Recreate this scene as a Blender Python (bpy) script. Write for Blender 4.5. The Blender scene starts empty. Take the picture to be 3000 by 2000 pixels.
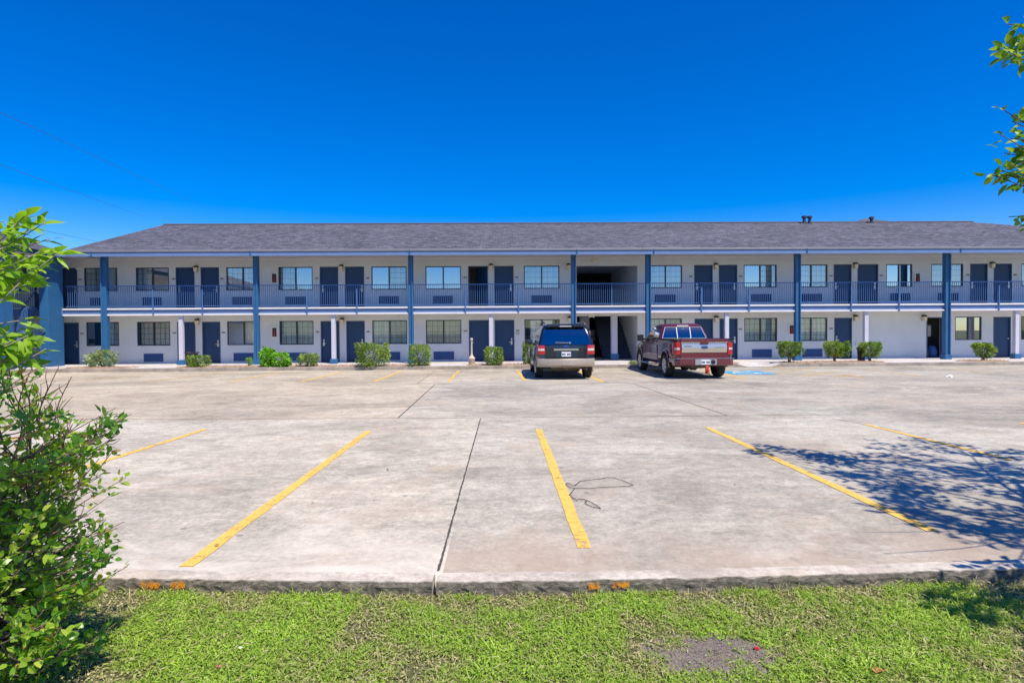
import bpy, bmesh, math, random
import numpy as np
from mathutils import Vector, Matrix, Euler
random.seed(7); RNG = np.random.default_rng(11)
S = bpy.context.scene
COL = S.collection
R = math.radians

# ------------------------------------------------------------------ camera
F = 1700.0; CX, CY = 1500.0, 1000.0; CAMH = 1.62
RC = Matrix.Rotation(R(-1.0), 3, 'Z') @ Matrix.Rotation(R(90 - 0.91), 3, 'X') @ Matrix.Rotation(R(-0.38), 3, 'Z')
cam_d = bpy.data.cameras.new('camera'); cam = bpy.data.objects.new('camera', cam_d); COL.objects.link(cam)
cam.location = (0, 0, CAMH); cam.rotation_euler = RC.to_euler()
cam_d.sensor_width = 36; cam_d.lens = 36 * F / 3000; cam_d.clip_end = 3000; cam_d.clip_start = .05
S.camera = cam
def ray(px, py): return RC @ Vector(((px - CX) / F, -(py - CY) / F, -1))
def G(px, py, z=0.0):
    d = ray(px, py); t = (z - CAMH) / d.z; return Vector((d.x * t, d.y * t, z))
def AT(px, py, Y):
    d = ray(px, py); t = Y / d.y; return Vector((d.x * t, Y, CAMH + d.z * t))

# ------------------------------------------------------------------ light
SDIR = Vector((-0.35, 0.50, -1)).normalized()
elev = math.asin(-SDIR.z)
w = bpy.data.worlds.new('World'); S.world = w; w.use_nodes = True
nt = w.node_tree; bg = nt.nodes['Background']
sky = nt.nodes.new('ShaderNodeTexSky'); sky.sky_type = 'NISHITA'; sky.sun_disc = False
sky.sun_elevation = elev; sky.sun_rotation = math.atan2(-SDIR.x, -SDIR.y)
sky.air_density = 1.0; sky.dust_density = 0.35; sky.ozone_density = 5.0; sky.altitude = 300
hs = nt.nodes.new('ShaderNodeHueSaturation'); hs.inputs['Saturation'].default_value = 1.55; hs.inputs['Value'].default_value = 1.0; hs.inputs['Hue'].default_value = .517
nt.links.new(sky.outputs[0], hs.inputs['Color']); nt.links.new(hs.outputs[0], bg.inputs[0]); bg.inputs[1].default_value = 0.118
sd = bpy.data.lights.new('sun', 'SUN'); sd.energy = 4.2; sd.angle = R(0.5); sd.color = (1, .90, .75)
so = bpy.data.objects.new('sun', sd); COL.objects.link(so); so.rotation_euler = SDIR.to_track_quat('-Z', 'Y').to_euler()
S.view_settings.view_transform = 'Standard'; S.view_settings.look = 'None'; S.view_settings.gamma = 1; S.view_settings.exposure = 0.58
S.render.engine = 'CYCLES'

# ------------------------------------------------------------------ materials
MATS = {}
class N:
    def __init__(s, name):
        s.m = bpy.data.materials.new(name); s.m.use_nodes = True; s.t = s.m.node_tree
        s.b = s.t.nodes['Principled BSDF']; s.out = s.t.nodes['Material Output']; s.tc = None
    def n(s, typ, **kw):
        x = s.t.nodes.new(typ)
        for k, v in kw.items(): setattr(x, k, v)
        return x
    def l(s, a, b): s.t.links.new(a, b)
    def co(s, scale=(1, 1, 1)):
        if s.tc is None: s.tc = s.n('ShaderNodeTexCoord')
        mp = s.n('ShaderNodeMapping'); mp.inputs['Scale'].default_value = scale
        s.l(s.tc.outputs['Object'], mp.inputs[0]); return mp.outputs[0]
    def noise(s, scale, detail=4, rough=.6, stretch=(1, 1, 1), dist=0):
        x = s.n('ShaderNodeTexNoise'); x.inputs['Scale'].default_value = scale; x.inputs['Detail'].default_value = detail
        x.inputs['Roughness'].default_value = rough; x.inputs['Distortion'].default_value = dist
        s.l(s.co(stretch), x.inputs['Vector']); return x.outputs['Fac']
    def ramp(s, fac, stops):
        r = s.n('ShaderNodeValToRGB'); e = r.color_ramp.elements
        while len(e) < len(stops): e.new(.5)
        for i, (p, c) in enumerate(stops): e[i].position = p; e[i].color = (*c, 1) if len(c) == 3 else c
        s.l(fac, r.inputs[0]); return r.outputs[0]
    def mix(s, a, b, fac, mode='MIX'):
        x = s.n('ShaderNodeMix', data_type='RGBA', blend_type=mode)
        for v, i in ((fac, 0), (a, 6), (b, 7)):
            if isinstance(v, (int, float)): x.inputs[i].default_value = v
            elif isinstance(v, tuple): x.inputs[i].default_value = (*v, 1)
            else: s.l(v, x.inputs[i])
        return x.outputs[2]
    def bump(s, h, strength=.3, dist=.02):
        x = s.n('ShaderNodeBump'); x.inputs['Strength'].default_value = strength; x.inputs['Distance'].default_value = dist
        s.l(h, x.inputs['Height']); s.l(x.outputs[0], s.b.inputs['Normal'])
    def col(s, c):
        if isinstance(c, tuple): s.b.inputs['Base Color'].default_value = (*c, 1)
        else: s.l(c, s.b.inputs['Base Color'])
def g3(v): return (v, v, v)
def pbr(name, col, rough=.6, metal=0, noise=None, bump=None, coat=0, spec=.5, emit=None):
    if name in MATS: return MATS[name]
    m = N(name); b = m.b
    b.inputs['Roughness'].default_value = rough; b.inputs['Metallic'].default_value = metal; b.inputs['Specular IOR Level'].default_value = spec
    if coat: b.inputs['Coat Weight'].default_value = coat; b.inputs['Coat Roughness'].default_value = .04
    if noise:
        sc, am = noise; f = m.noise(sc, 5, .65)
        m.col(m.mix(col, m.ramp(f, [(.25, g3(1 - am)), (.75, g3(1 + am))]), 1.0, 'MULTIPLY'))
    else: m.col(col)
    if bump: m.bump(m.noise(bump[0], 4), bump[1], bump[2] if len(bump) > 2 else .01)
    if emit: b.inputs['Emission Color'].default_value = (*emit[0], 1); b.inputs['Emission Strength'].default_value = emit[1]
    MATS[name] = m.m; return m.m

wallM = pbr('wall_paint', (.64, .66, .66), .85, noise=(1.3, .06), bump=(60, .25, .004))
ceilM = pbr('ceiling_paint', (.70, .67, .63), .85, noise=(2, .05))
trimM = pbr('trim_paint', (.70, .69, .70), .6, noise=(3, .08))
blueM = pbr('blue_paint', (.020, .115, .27), .55, noise=(2.5, .12), bump=(40, .1, .003))
bandM = pbr('band_paint', (.125, .21, .40), .6, noise=(2.2, .10))
postM = pbr('post_paint', (.52, .52, .60), .6, noise=(4, .07))
railM = pbr('rail_paint', (.06, .15, .36), .45, noise=(6, .1))
doorM = pbr('door_paint', (.008, .042, .12), .5, noise=(3, .12))
dfrmM = pbr('door_frame_paint', (.045, .075, .15), .5)
wfrmM = pbr('window_frame', (.03, .045, .06), .45)
muntM = pbr('window_bars', (.10, .13, .15), .5)
gutM = pbr('gutter_metal', (.20, .20, .225), .5, noise=(2, .1))
acM = pbr('vent_grille_paint', (.025, .085, .25), .55, noise=(5, .1))
acDM = pbr('grille_dark', (.018, .035, .08), .6)
steelM = pbr('brushed_steel', (.62, .60, .56), .3, .9)
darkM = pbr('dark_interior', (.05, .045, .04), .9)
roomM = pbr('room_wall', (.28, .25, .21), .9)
blackM = pbr('black_plastic', (.012, .012, .014), .5)
rubberM = pbr('rubber', (.022, .021, .02), .85, noise=(12, .3))
chromeM = pbr('chrome', (.75, .75, .76), .12, 1)
whiteM = pbr('white_paint', (.78, .77, .74), .5)
lampM = pbr('lamp_bronze', (.06, .045, .03), .4, .6)
lglassM = pbr('lamp_glass', (.72, .62, .42), .35)
redM = pbr('red_paint', (.45, .02, .015), .4)

def shingles():
    m = N('shingles'); m.b.inputs['Roughness'].default_value = .9
    br = m.n('ShaderNodeTexBrick'); br.offset = .5; br.inputs['Scale'].default_value = 1; br.inputs['Mortar Size'].default_value = .012
    br.inputs['Brick Width'].default_value = .30; br.inputs['Row Height'].default_value = .145
    br.inputs['Color1'].default_value = (.128, .13, .165, 1); br.inputs['Color2'].default_value = (.042, .044, .060, 1); br.inputs['Mortar'].default_value = (.05, .05, .06, 1)
    br.inputs['Bias'].default_value = -.1
    uv = m.n('ShaderNodeUVMap'); m.l(uv.outputs[0], br.inputs['Vector'])
    big = m.ramp(m.noise(.35, 4, .6), [(.3, (.84, .84, .86)), (.7, (1.15, 1.14, 1.15))])
    fine = m.ramp(m.noise(7, 5, .8), [(.36, g3(.5)), (.64, g3(1.45))])
    c = m.mix(br.outputs[0], big, 1.0, 'MULTIPLY'); c = m.mix(c, fine, 1.0, 'MULTIPLY')
    m.col(c); m.bump(br.outputs['Fac'], -.4, .01); return m.m
roofM = shingles()

def concrete(name, light=(.465, .435, .36), dark=(.28, .26, .215), big=.35, slabs=None):
    m = N(name); m.b.inputs['Roughness'].default_value = .88
    n1 = m.noise(big, 9, .72, (.7, 1, 1), .5); n2 = m.noise(2.6, 8, .74, (.75, 1.0, 1), .5); n3 = m.noise(24, 5, .8); n4 = m.noise(.10, 3, .5); n8 = m.noise(9, 6, .75, (.8, 1, 1), .3)
    c = m.mix(dark, light, m.ramp(n1, [(.36, g3(0)), (.58, g3(1))]))
    c = m.mix(c, m.ramp(n2, [(.36, g3(.66)), (.48, g3(.95)), (.62, g3(1.24))]), .55, 'MULTIPLY')
    c = m.mix(c, m.ramp(n8, [(.34, g3(.66)), (.5, g3(1.0)), (.64, g3(1.28))]), .6, 'MULTIPLY')
    c = m.mix(c, m.ramp(n3, [(.32, g3(.62)), (.5, g3(1.0)), (.68, g3(1.3))]), .75, 'MULTIPLY')
    if slabs:
        sp = m.n('ShaderNodeSeparateXYZ'); m.l(m.co(), sp.inputs[0])
        def gt(i, v):
            q = m.n('ShaderNodeMath', operation='GREATER_THAN'); m.l(sp.outputs[i], q.inputs[0]); q.inputs[1].default_value = v; return q.outputs[0]
        c = m.mix(c, m.mix((1.10, 1.09, 1.07), m.mix((1.0, 1.0, 1.0), (.97, .985, 1.0), gt(0, 5.2)), gt(0, slabs[0])), 1.0, 'MULTIPLY')
        c = m.mix(c, m.mix(c, m.mix((.96, .92, .87), (.93, .93, .93), gt(0, -2.03)), 1.0, 'MULTIPLY'), gt(1, slabs[1]))
    c = m.mix(c, m.ramp(n4, [(.35, (1.0, .965, .94)), (.6, (.99, 1, 1.01))]), 1.0, 'MULTIPLY')
    n5 = m.noise(.8, 9, .76, (.7, 1, 1), 1.0)
    c = m.mix(c, (.64, .59, .50), m.ramp(n5, [(.56, g3(0)), (.66, g3(.65))]))
    n7 = m.noise(.9, 7, .72, (.8, 1.1, 1), .8)
    c = m.mix(c, (.43, .34, .25), m.ramp(n7, [(.51, g3(0)), (.67, g3(.62))]))
    n6 = m.noise(2.0, 7, .8, (.8, 1, 1), .5)
    c = m.mix(c, (.16, .14, .125), m.ramp(n6, [(.60, g3(0)), (.72, g3(.65))]))
    if slabs:
        mr = m.n('ShaderNodeMapRange', interpolation_type='SMOOTHSTEP'); m.l(sp.outputs[1], mr.inputs[0]); mr.inputs[1].default_value = 5.0; mr.inputs[2].default_value = 4.0
        nd = m.noise(1.1, 8, .75, (.5, 1, 1), .6); mu = m.n('ShaderNodeMath', operation='MULTIPLY'); m.l(mr.outputs[0], mu.inputs[0])
        rd = m.ramp(nd, [(.38, g3(.1)), (.60, g3(.75))]); m.l(rd, mu.inputs[1])
        lx_ = m.n('ShaderNodeMath', operation='LESS_THAN'); m.l(sp.outputs[0], lx_.inputs[0]); lx_.inputs[1].default_value = slabs[0]
        c = m.mix(c, m.mix((.40, .31, .235), (.70, .65, .56), lx_.outputs[0]), mu.outputs[0])
    vo = m.n('ShaderNodeTexVoronoi'); vo.inputs['Scale'].default_value = 1.6; m.l(m.co(), vo.inputs['Vector'])
    c = m.mix(c, (.10, .09, .085), m.ramp(vo.outputs['Distance'], [(.03, g3(.55)), (.06, g3(0))]))
    m.col(c); m.bump(n3, .35, .006); return m.m
lotM = concrete('parking_concrete', slabs=(-.41, 11.0))
walkM = concrete('sidewalk_concrete', (.56, .54, .53), (.42, .41, .42), .5)
kerbM = concrete('curb_concrete', (.56, .515, .44), (.40, .36, .30), 2.0)
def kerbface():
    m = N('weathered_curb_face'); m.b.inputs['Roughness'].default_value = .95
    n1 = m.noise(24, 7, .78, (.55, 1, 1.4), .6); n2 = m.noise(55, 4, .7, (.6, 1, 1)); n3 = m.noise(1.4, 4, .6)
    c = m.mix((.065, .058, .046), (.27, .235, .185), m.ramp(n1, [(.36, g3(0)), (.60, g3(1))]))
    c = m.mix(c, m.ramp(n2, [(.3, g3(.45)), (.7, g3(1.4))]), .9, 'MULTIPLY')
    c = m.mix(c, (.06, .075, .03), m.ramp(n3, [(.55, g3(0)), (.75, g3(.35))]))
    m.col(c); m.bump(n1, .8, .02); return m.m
kfaceM = kerbface()
def paintline(name, col, wear, keep=.0):
    m = N(name); m.b.inputs['Roughness'].default_value = .75
    f = m.noise(11, 8, .82, (1, 1, 1), .4); f2 = m.noise(38, 4, .75); f3 = m.noise(1.3, 4, .6)
    c = m.mix(col, m.ramp(f2, [(.3, g3(.78)), (.7, g3(1.12))]), 1.0, 'MULTIPLY')
    c = m.mix(c, (.16, .12, .07), m.ramp(m.noise(5, 7, .8, (1, 1, 1), 1), [(.58, g3(0)), (.75, g3(.6))])); m.col(c)
    ad = m.n('ShaderNodeMath', operation='MULTIPLY_ADD'); m.l(f3, ad.inputs[0]); ad.inputs[1].default_value = .35; m.l(f, ad.inputs[2])
    mask = m.ramp(ad.outputs[0], [(wear + .10, g3(0)), (wear + .20, g3(.9))])
    tr = m.n('ShaderNodeBsdfTransparent'); mx = m.n('ShaderNodeMixShader'); m.l(mask, mx.inputs[0]); m.l(m.b.outputs[0], mx.inputs[1]); m.l(tr.outputs[0], mx.inputs[2]); m.l(mx.outputs[0], m.out.inputs[0])
    return m.m
yellowM = paintline('yellow_line_paint', (.82, .50, .10), .61)
yellowOldM = paintline('worn_yellow_line_paint', (.66, .43, .13), .585)
fadedM = paintline('faded_yellow_line_paint', (.52, .42, .27), .42)
blueLineM = paintline('blue_symbol_paint', (.05, .36, .62), .60)
whiteLineM = paintline('white_symbol_paint', (.75, .78, .80), .62)
sealM = pbr('joint_sealant', (.075, .068, .06), .85, noise=(30, .6))
jointM = pbr('joint_gap', (.12, .11, .105), .9, noise=(14, .4))
def soil(name, a, b, sc=14):
    m = N(name); m.b.inputs['Roughness'].default_value = .95
    f = m.noise(sc, 6, .8); v = m.n('ShaderNodeTexVoronoi'); v.inputs['Scale'].default_value = sc * 2.2; m.l(m.co(), v.inputs['Vector'])
    c = m.mix(a, b, m.ramp(f, [(.3, g3(0)), (.7, g3(1))])); c = m.mix(c, m.ramp(m.noise(sc * 3.1, 5, .8), [(.3, g3(.5)), (.7, g3(1.4))]), .8, 'MULTIPLY')
    m.col(c); m.bump(m.noise(sc * 1.6, 6, .8), 1.0, .03); return m.m
mulchM = soil('mulch_chips', (.30, .17, .11), (.55, .40, .28), 9)
dirtM = soil('bare_dirt', (.27, .215, .17), (.58, .49, .41), 60)
lawnM = soil('lawn_soil', (.10, .13, .035), (.24, .22, .10), 22)
fieldM = soil('far_ground', (.07, .10, .03), (.14, .15, .07), .5)

def leafmat(name, stops, rough=.45, trans=.35, spec=.4):
    m = N(name); b = m.b; b.inputs['Roughness'].default_value = rough; b.inputs['Specular IOR Level'].default_value = spec
    at = m.n('ShaderNodeAttribute', attribute_name='var'); c = m.ramp(at.outputs['Fac'], stops); m.col(c)
    tr = m.n('ShaderNodeBsdfTranslucent'); mx = m.n('ShaderNodeMixShader'); mx.inputs[0].default_value = trans
    tcol = m.mix(c, (1.5, 1.6, .55), 1.0, 'MULTIPLY'); m.l(tcol, tr.inputs[0])
    m.l(b.outputs[0], mx.inputs[1]); m.l(tr.outputs[0], mx.inputs[2]); m.l(mx.outputs[0], m.out.inputs[0]); return m.m
grassM = leafmat('grass_leaf', [(0, (.58, .50, .31)), (.22, (.42, .41, .17)), (.45, (.27, .37, .065)), (.75, (.29, .46, .05)), (1, (.44, .59, .10))], .5, .3, .25)
shrubM = leafmat('glossy_shrub_leaf', [(0, (.07, .19, .03)), (.3, (.13, .31, .035)), (.6, (.27, .45, .04)), (.93, (.50, .58, .08)), (1, (.45, .26, .07))], .33, .48, .5)
sapM = leafmat('pale_sapling_leaf', [(0, (.10, .24, .02)), (.5, (.24, .42, .03)), (1, (.40, .56, .06))], .45, .45, .35)
treeM = leafmat('tree_leaf', [(0, (.05, .15, .015)), (.5, (.15, .30, .025)), (1, (.36, .44, .06))], .45, .35, .4)
hedgeM = leafmat('clipped_shrub_leaf', [(0, (.05, .11, .02)), (.4, (.15, .26, .035)), (.8, (.30, .42, .07)), (1, (.50, .54, .18))], .45, .3, .4)
weedM = leafmat('weed_leaf', [(0, (.08, .24, .02)), (.5, (.20, .46, .03)), (1, (.36, .60, .07))], .5, .35, .3)
paleM = leafmat('pale_shrub_leaf', [(0, (.08, .15, .06)), (.5, (.26, .36, .17)), (1, (.58, .62, .36))], .5, .25, .4)
barkM = pbr('bark', (.11, .085, .065), .9, noise=(18, .35), bump=(30, .5, .01))
twigM = pbr('twig_bark', (.20, .115, .095), .8, noise=(30, .3))

def glassmat(name, tint, refl, rough=.0):
    m = N(name); t = m.t; t.nodes.remove(m.b)
    gl = m.n('ShaderNodeBsdfGlossy'); gl.inputs['Roughness'].default_value = rough; gl.inputs['Color'].default_value = (.9, .95, 1, 1)
    tr = m.n('ShaderNodeBsdfTransparent'); tr.inputs[0].default_value = (*tint, 1)
    fr = m.n('ShaderNodeFresnel'); fr.inputs[0].default_value = 1.5
    ad = m.n('ShaderNodeMath', operation='ADD'); ad.inputs[1].default_value = refl; m.l(fr.outputs[0], ad.inputs[0]); ad.use_clamp = True
    mx = m.n('ShaderNodeMixShader'); m.l(ad.outputs[0], mx.inputs[0]); m.l(tr.outputs[0], mx.inputs[1]); m.l(gl.outputs[0], mx.inputs[2]); m.l(mx.outputs[0], m.out.inputs[0]); return m.m
glassM = glassmat('window_glass', (.90, .94, .95), .06)
glassBM = glassmat('reflective_window_glass', (.25, .33, .38), .45)
carGlassM = glassmat('tinted_car_glass', (.05, .06, .07), .22)
cabGlassM = glassmat('clear_car_glass', (.40, .44, .45), .10)
def curtain(name, a, b):
    m = N(name); m.b.inputs['Roughness'].default_value = .9
    m.col(m.mix(a, b, m.ramp(m.noise(3, 3, .5, (6, 1, .3)), [(.35, g3(0)), (.65, g3(1))])))
    return m.m
glassSkyM = glassmat('sky_window_glass', (.80, .88, .92), .26)
curtM = curtain('white_curtain', (.74, .74, .72), (.86, .86, .84))
curtYM = curtain('cream_curtain', (.70, .64, .50), (.84, .79, .66))
curtGM = curtain('grey_green_curtain', (.50, .56, .54), (.68, .73, .70))
drapeM = curtain('blue_drape', (.10, .20, .40), (.16, .28, .50))

# ------------------------------------------------------------------ mesh helpers
class MB:
    def __init__(s): s.v = []; s.f = []; s.uv = None
    def quad(s, *p):
        n = len(s.v); s.v += [tuple(q) for q in p]; s.f.append(tuple(range(n, n + len(p)))); return s
    def box(s, x0, x1, y0, y1, z0, z1):
        n = len(s.v); s.v += [(x, y, z) for z in (z0, z1) for y in (y0, y1) for x in (x0, x1)]
        for q in ((0, 2, 3, 1), (4, 5, 7, 6), (0, 1, 5, 4), (1, 3, 7, 5), (3, 2, 6, 7), (2, 0, 4, 6)): s.f.append(tuple(n + i for i in q))
        return s
    def bar(s, a, b, w, h, up=(0, 0, 1)):
        a = Vector(a); b = Vector(b); d = (b - a).normalized(); u = Vector(up); r = d.cross(u).normalized() * w / 2; u = r.cross(d).normalized() * h / 2
        n = len(s.v)
        for p in (a, b):
            for q in (-r - u, r - u, r + u, -r + u): s.v.append(tuple(p + q))
        for q in ((0, 1, 2, 3), (7, 6, 5, 4), (0, 4, 5, 1), (1, 5, 6, 2), (2, 6, 7, 3), (3, 7, 4, 0)): s.f.append(tuple(n + i for i in q))
        return s
    def tube(s, pts, rad, k=6, cap=True):
        pts = [Vector(p) for p in pts]; n0 = len(s.v); m = len(pts)
        if not hasattr(rad, '__len__'): rad = [rad] * m
        for i, p in enumerate(pts):
            d = (pts[min(i + 1, m - 1)] - pts[max(i - 1, 0)])
            d = d.normalized() if d.length > 1e-9 else Vector((0, 0, 1))
            a = d.cross(Vector((0, 0, 1)) if abs(d.z) < .9 else Vector((1, 0, 0))).normalized(); b = d.cross(a)
            for j in range(k):
                t = 2 * math.pi * j / k; s.v.append(tuple(p + (a * math.cos(t) + b * math.sin(t)) * rad[i]))
        for i in range(m - 1):
            for j in range(k): s.f.append((n0 + i * k + j, n0 + i * k + (j + 1) % k, n0 + (i + 1) * k + (j + 1) % k, n0 + (i + 1) * k + j))
        if cap: s.f.append(tuple(n0 + j for j in range(k))[::-1]); s.f.append(tuple(n0 + (m - 1) * k + j for j in range(k)))
        return s
    def lathe(s, prof, c=(0, 0, 0), axis='z', k=20, cap=True):
        n0 = len(s.v); m = len(prof)
        for r, h in prof:
            for j in range(k):
                t = 2 * math.pi * j / k; a, b = r * math.cos(t), r * math.sin(t)
                p = (a, b, h) if axis == 'z' else ((h, a, b) if axis == 'x' else (b, h, a))
                s.v.append((p[0] + c[0], p[1] + c[1], p[2] + c[2]))
        for i in range(m - 1):
            for j in range(k): s.f.append((n0 + i * k + j, n0 + i * k + (j + 1) % k, n0 + (i + 1) * k + (j + 1) % k, n0 + (i + 1) * k + j))
        if cap: s.f.append(tuple(n0 + j for j in range(k))[::-1]); s.f.append(tuple(n0 + (m - 1) * k + j for j in range(k)))
        return s
    def rings(s, rings, cap=True):
        n0 = len(s.v); k = len(rings[0]); m = len(rings)
        for r in rings: s.v += [tuple(p) for p in r]
        for i in range(m - 1):
            for j in range(k): s.f.append((n0 + i * k + j, n0 + i * k + (j + 1) % k, n0 + (i + 1) * k + (j + 1) % k, n0 + (i + 1) * k + j))
        if cap: s.f.append(tuple(n0 + j for j in range(k))[::-1]); s.f.append(tuple(n0 + (m - 1) * k + j for j in range(k)))
        return s
    def build(s, name, mat, parent=None, smooth=False, bevel=0, world=True, fix=True):
        me = bpy.data.meshes.new(name); me.from_pydata(s.v, [], s.f); me.validate()
        if fix:
            bm = bmesh.new(); bm.from_mesh(me); bmesh.ops.recalc_face_normals(bm, faces=bm.faces); bm.to_mesh(me); bm.free()
        me.materials.append(mat)
        if smooth: me.shade_smooth()
        o = bpy.data.objects.new(name, me); COL.objects.link(o); put(o, parent, world)
        if bevel:
            b = o.modifiers.new('bevel', 'BEVEL'); b.width = bevel; b.segments = 2; b.limit_method = 'ANGLE'; b.angle_limit = R(35)
        if smooth == 2:
            me.set_sharp_from_angle(angle=R(38))
        return o
def wmat(o):
    m = Matrix.LocRotScale(o.location, o.rotation_euler, o.scale)
    return (wmat(o.parent) @ o.matrix_parent_inverse @ m) if o.parent else m
def put(o, parent, world=True):
    if parent is not None:
        o.parent = parent
        if world: o.matrix_parent_inverse = wmat(parent).inverted()
def tag(o, label=None, cat=None, group=None, kind=None):
    if label: o['label'] = label
    if cat: o['category'] = cat
    if group: o['group'] = group
    if kind: o['kind'] = kind
    return o
def empty(name, loc, label, cat, group=None, rz=0):
    o = bpy.data.objects.new(name, None); COL.objects.link(o); o.location = loc; o.rotation_euler = (0, 0, rz); o.empty_display_size = .2
    return tag(o, label, cat, group)
def dup(root, loc, label, rz=None, group=None):
    r = root.copy(); COL.objects.link(r); r.location = loc; r['label'] = label
    if rz is not None: r.rotation_euler = (0, 0, rz)
    if group: r['group'] = group
    for ch in list(root.children):
        c = ch.copy(); COL.objects.link(c); c.parent = r
        for g in list(ch.children):
            d = g.copy(); COL.objects.link(d); d.parent = c
    return r
def struct(o, kind='structure'): o['kind'] = kind; return o
def fastmesh(name, V, Fc, mat, var=None, parent=None, world=True, smooth=False):
    """V (n,3); Fc (m,k) faces all of k corners; var per vertex"""
    me = bpy.data.meshes.new(name); n = len(V); m, k = Fc.shape
    me.vertices.add(n); me.vertices.foreach_set('co', V.astype(np.float32).ravel())
    me.loops.add(m * k); me.loops.foreach_set('vertex_index', Fc.astype(np.int32).ravel())
    me.polygons.add(m); me.polygons.foreach_set('loop_start', np.arange(0, m * k, k, dtype=np.int32))
    if var is not None:
        a = me.attributes.new('var', 'FLOAT', 'POINT'); a.data.foreach_set('value', var.astype(np.float32))
    me.update(calc_edges=True); me.materials.append(mat)
    if smooth: me.shade_smooth()
    o = bpy.data.objects.new(name, me); COL.objects.link(o); put(o, parent, world); return o
def unit(a): return a / np.maximum(np.linalg.norm(a, axis=-1, keepdims=True), 1e-9)
def leaves(name, P, D, L, Wd, mat, parent=None, var=None, fold=.25, upbias=.8, droop=.15, world=True, fine=False):
    """leaf blades: P base points, D directions, L lengths, Wd half widths; folded ovate six-triangle blades"""
    n = len(P); D = unit(D); up = RNG.normal(0, .5, (n, 3)); up[:, 2] += upbias
    side = unit(np.cross(D, up)); nor = np.cross(side, D)
    L = L[:, None]; Wd = Wd[:, None]
    b = P; m = P + D * L * .5 + nor * L * .03; t = P + D * L - nor * L * droop
    f = nor * Wd * fold * 2
    l1 = P + D * L * .28 + side * Wd * .85 + f; l2 = P + D * L * .66 + side * Wd * .8 + f - nor * L * droop * .3
    r1 = P + D * L * .28 - side * Wd * .85 + f; r2 = P + D * L * .66 - side * Wd * .8 + f - nor * L * droop * .3
    V = np.stack([b, m, t, l1, l2, r1, r2], 1).reshape(-1, 3)
    T = np.array([[0, 1, 3], [1, 4, 3], [1, 2, 4], [0, 5, 1], [1, 5, 6], [1, 6, 2]])
    Fc = (np.arange(n)[:, None, None] * 7 + T[None]).reshape(-1, 3)
    if var is None: var = RNG.random(n)
    if fine:
        sd = []
        for sg in (1, -1):
            for t_, w_ in ((.13, .55), (.40, 1.0), (.74, .62)): sd.append(P + D * L * t_ + sg * side * Wd * w_ + f * w_ - nor * L * droop * t_ * t_)
        V = np.stack([b, m, t] + sd, 1).reshape(-1, 3); T = np.array([[0, 1, 3], [3, 1, 4], [1, 5, 4], [1, 2, 5], [0, 6, 1], [6, 7, 1], [1, 7, 8], [1, 8, 2]])
        Fc = (np.arange(n)[:, None, None] * 9 + T[None]).reshape(-1, 3); return fastmesh(name, V, Fc, mat, np.repeat(var, 9), parent, world)
    return fastmesh(name, V, Fc, mat, np.repeat(var, 7), parent, world)
def vnoise(x, y, seed=0):
    r = np.random.default_rng(seed).random((64, 64)); xi = np.floor(x).astype(int); yi = np.floor(y).astype(int); fx = x - xi; fy = y - yi
    fx = fx * fx * (3 - 2 * fx); fy = fy * fy * (3 - 2 * fy); g = lambda a, b: r[a % 64, b % 64]
    return (g(xi, yi) * (1 - fx) + g(xi + 1, yi) * fx) * (1 - fy) + (g(xi, yi + 1) * (1 - fx) + g(xi + 1, yi + 1) * fx) * fy
def text(name, body, size, loc, rot, mat, parent=None, align='CENTER', ext=.002, world=True):
    c = bpy.data.curves.new(name, 'FONT'); c.body = body; c.size = size; c.extrude = ext; c.align_x = align; c.align_y = 'CENTER'
    tmp = bpy.data.objects.new(name, c); COL.objects.link(tmp)
    me = bpy.data.meshes.new_from_object(tmp.evaluated_get(bpy.context.evaluated_depsgraph_get())); bpy.data.objects.remove(tmp); me.name = name
    me.transform(Matrix.Translation(loc) @ Euler(rot).to_matrix().to_4x4()); me.materials.clear(); me.materials.append(mat)
    o = bpy.data.objects.new(name, me); COL.objects.link(o); put(o, parent, world); return o

# ================================================================== SETTING
W, C, KB = 29.65, 28.2, 25.6          # wall plane, balcony edge plane, far kerb face
def sheet(name, pts, mat, parent=None, kind='structure'):
    m = MB(); m.quad(*pts); o = m.build(name, mat, parent)
    if o.data.polygons[0].normal.z < 0: o.data.flip_normals()
    if kind and parent is None: o['kind'] = kind
    return o
far_ground = sheet('ground', [(-900, -700, -.06), (900, -700, -.06), (900, 1200, -.06), (-900, 1200, -.06)], fieldM)
lot = sheet('parking_lot', [(-60, 3.2, 0), (70, 3.2, 0), (70, KB + .3, 0), (-60, KB + .3, 0)], lotM)
KP = [G(*p, .12) for p in ((-900, 1672), (-100, 1686), (400, 1693), (850, 1700), (1290, 1703), (1700, 1699), (2050, 1691), (2500, 1679), (3000, 1663), (3700, 1640))]
KP = [Vector((-12, KP[0].y + .02, .12))] + KP + [Vector((14, KP[-1].y + .1, .12))]
def kx(x):
    for a, b in zip(KP, KP[1:]):
        if a.x <= x <= b.x: return a.y + (b.y - a.y) * (x - a.x) / (b.x - a.x)
    return KP[0].y if x < 0 else KP[-1].y
lawn_m = MB(); xs = np.linspace(-12, 14, 60)
lawn_m.quad(*([(-60, -60, .03), (60, -60, .03), (60, KP[-1].y + .06, .03)] + [(x, kx(x) + .06, .03) for x in xs[::-1]] + [(-60, KP[0].y + .06, .03)]))
lawn = lawn_m.build('lawn', lawnM); struct(lawn)
if lawn.data.polygons[0].normal.z < 0: lawn.data.flip_normals()
rgh = np.random.default_rng(5)
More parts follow.
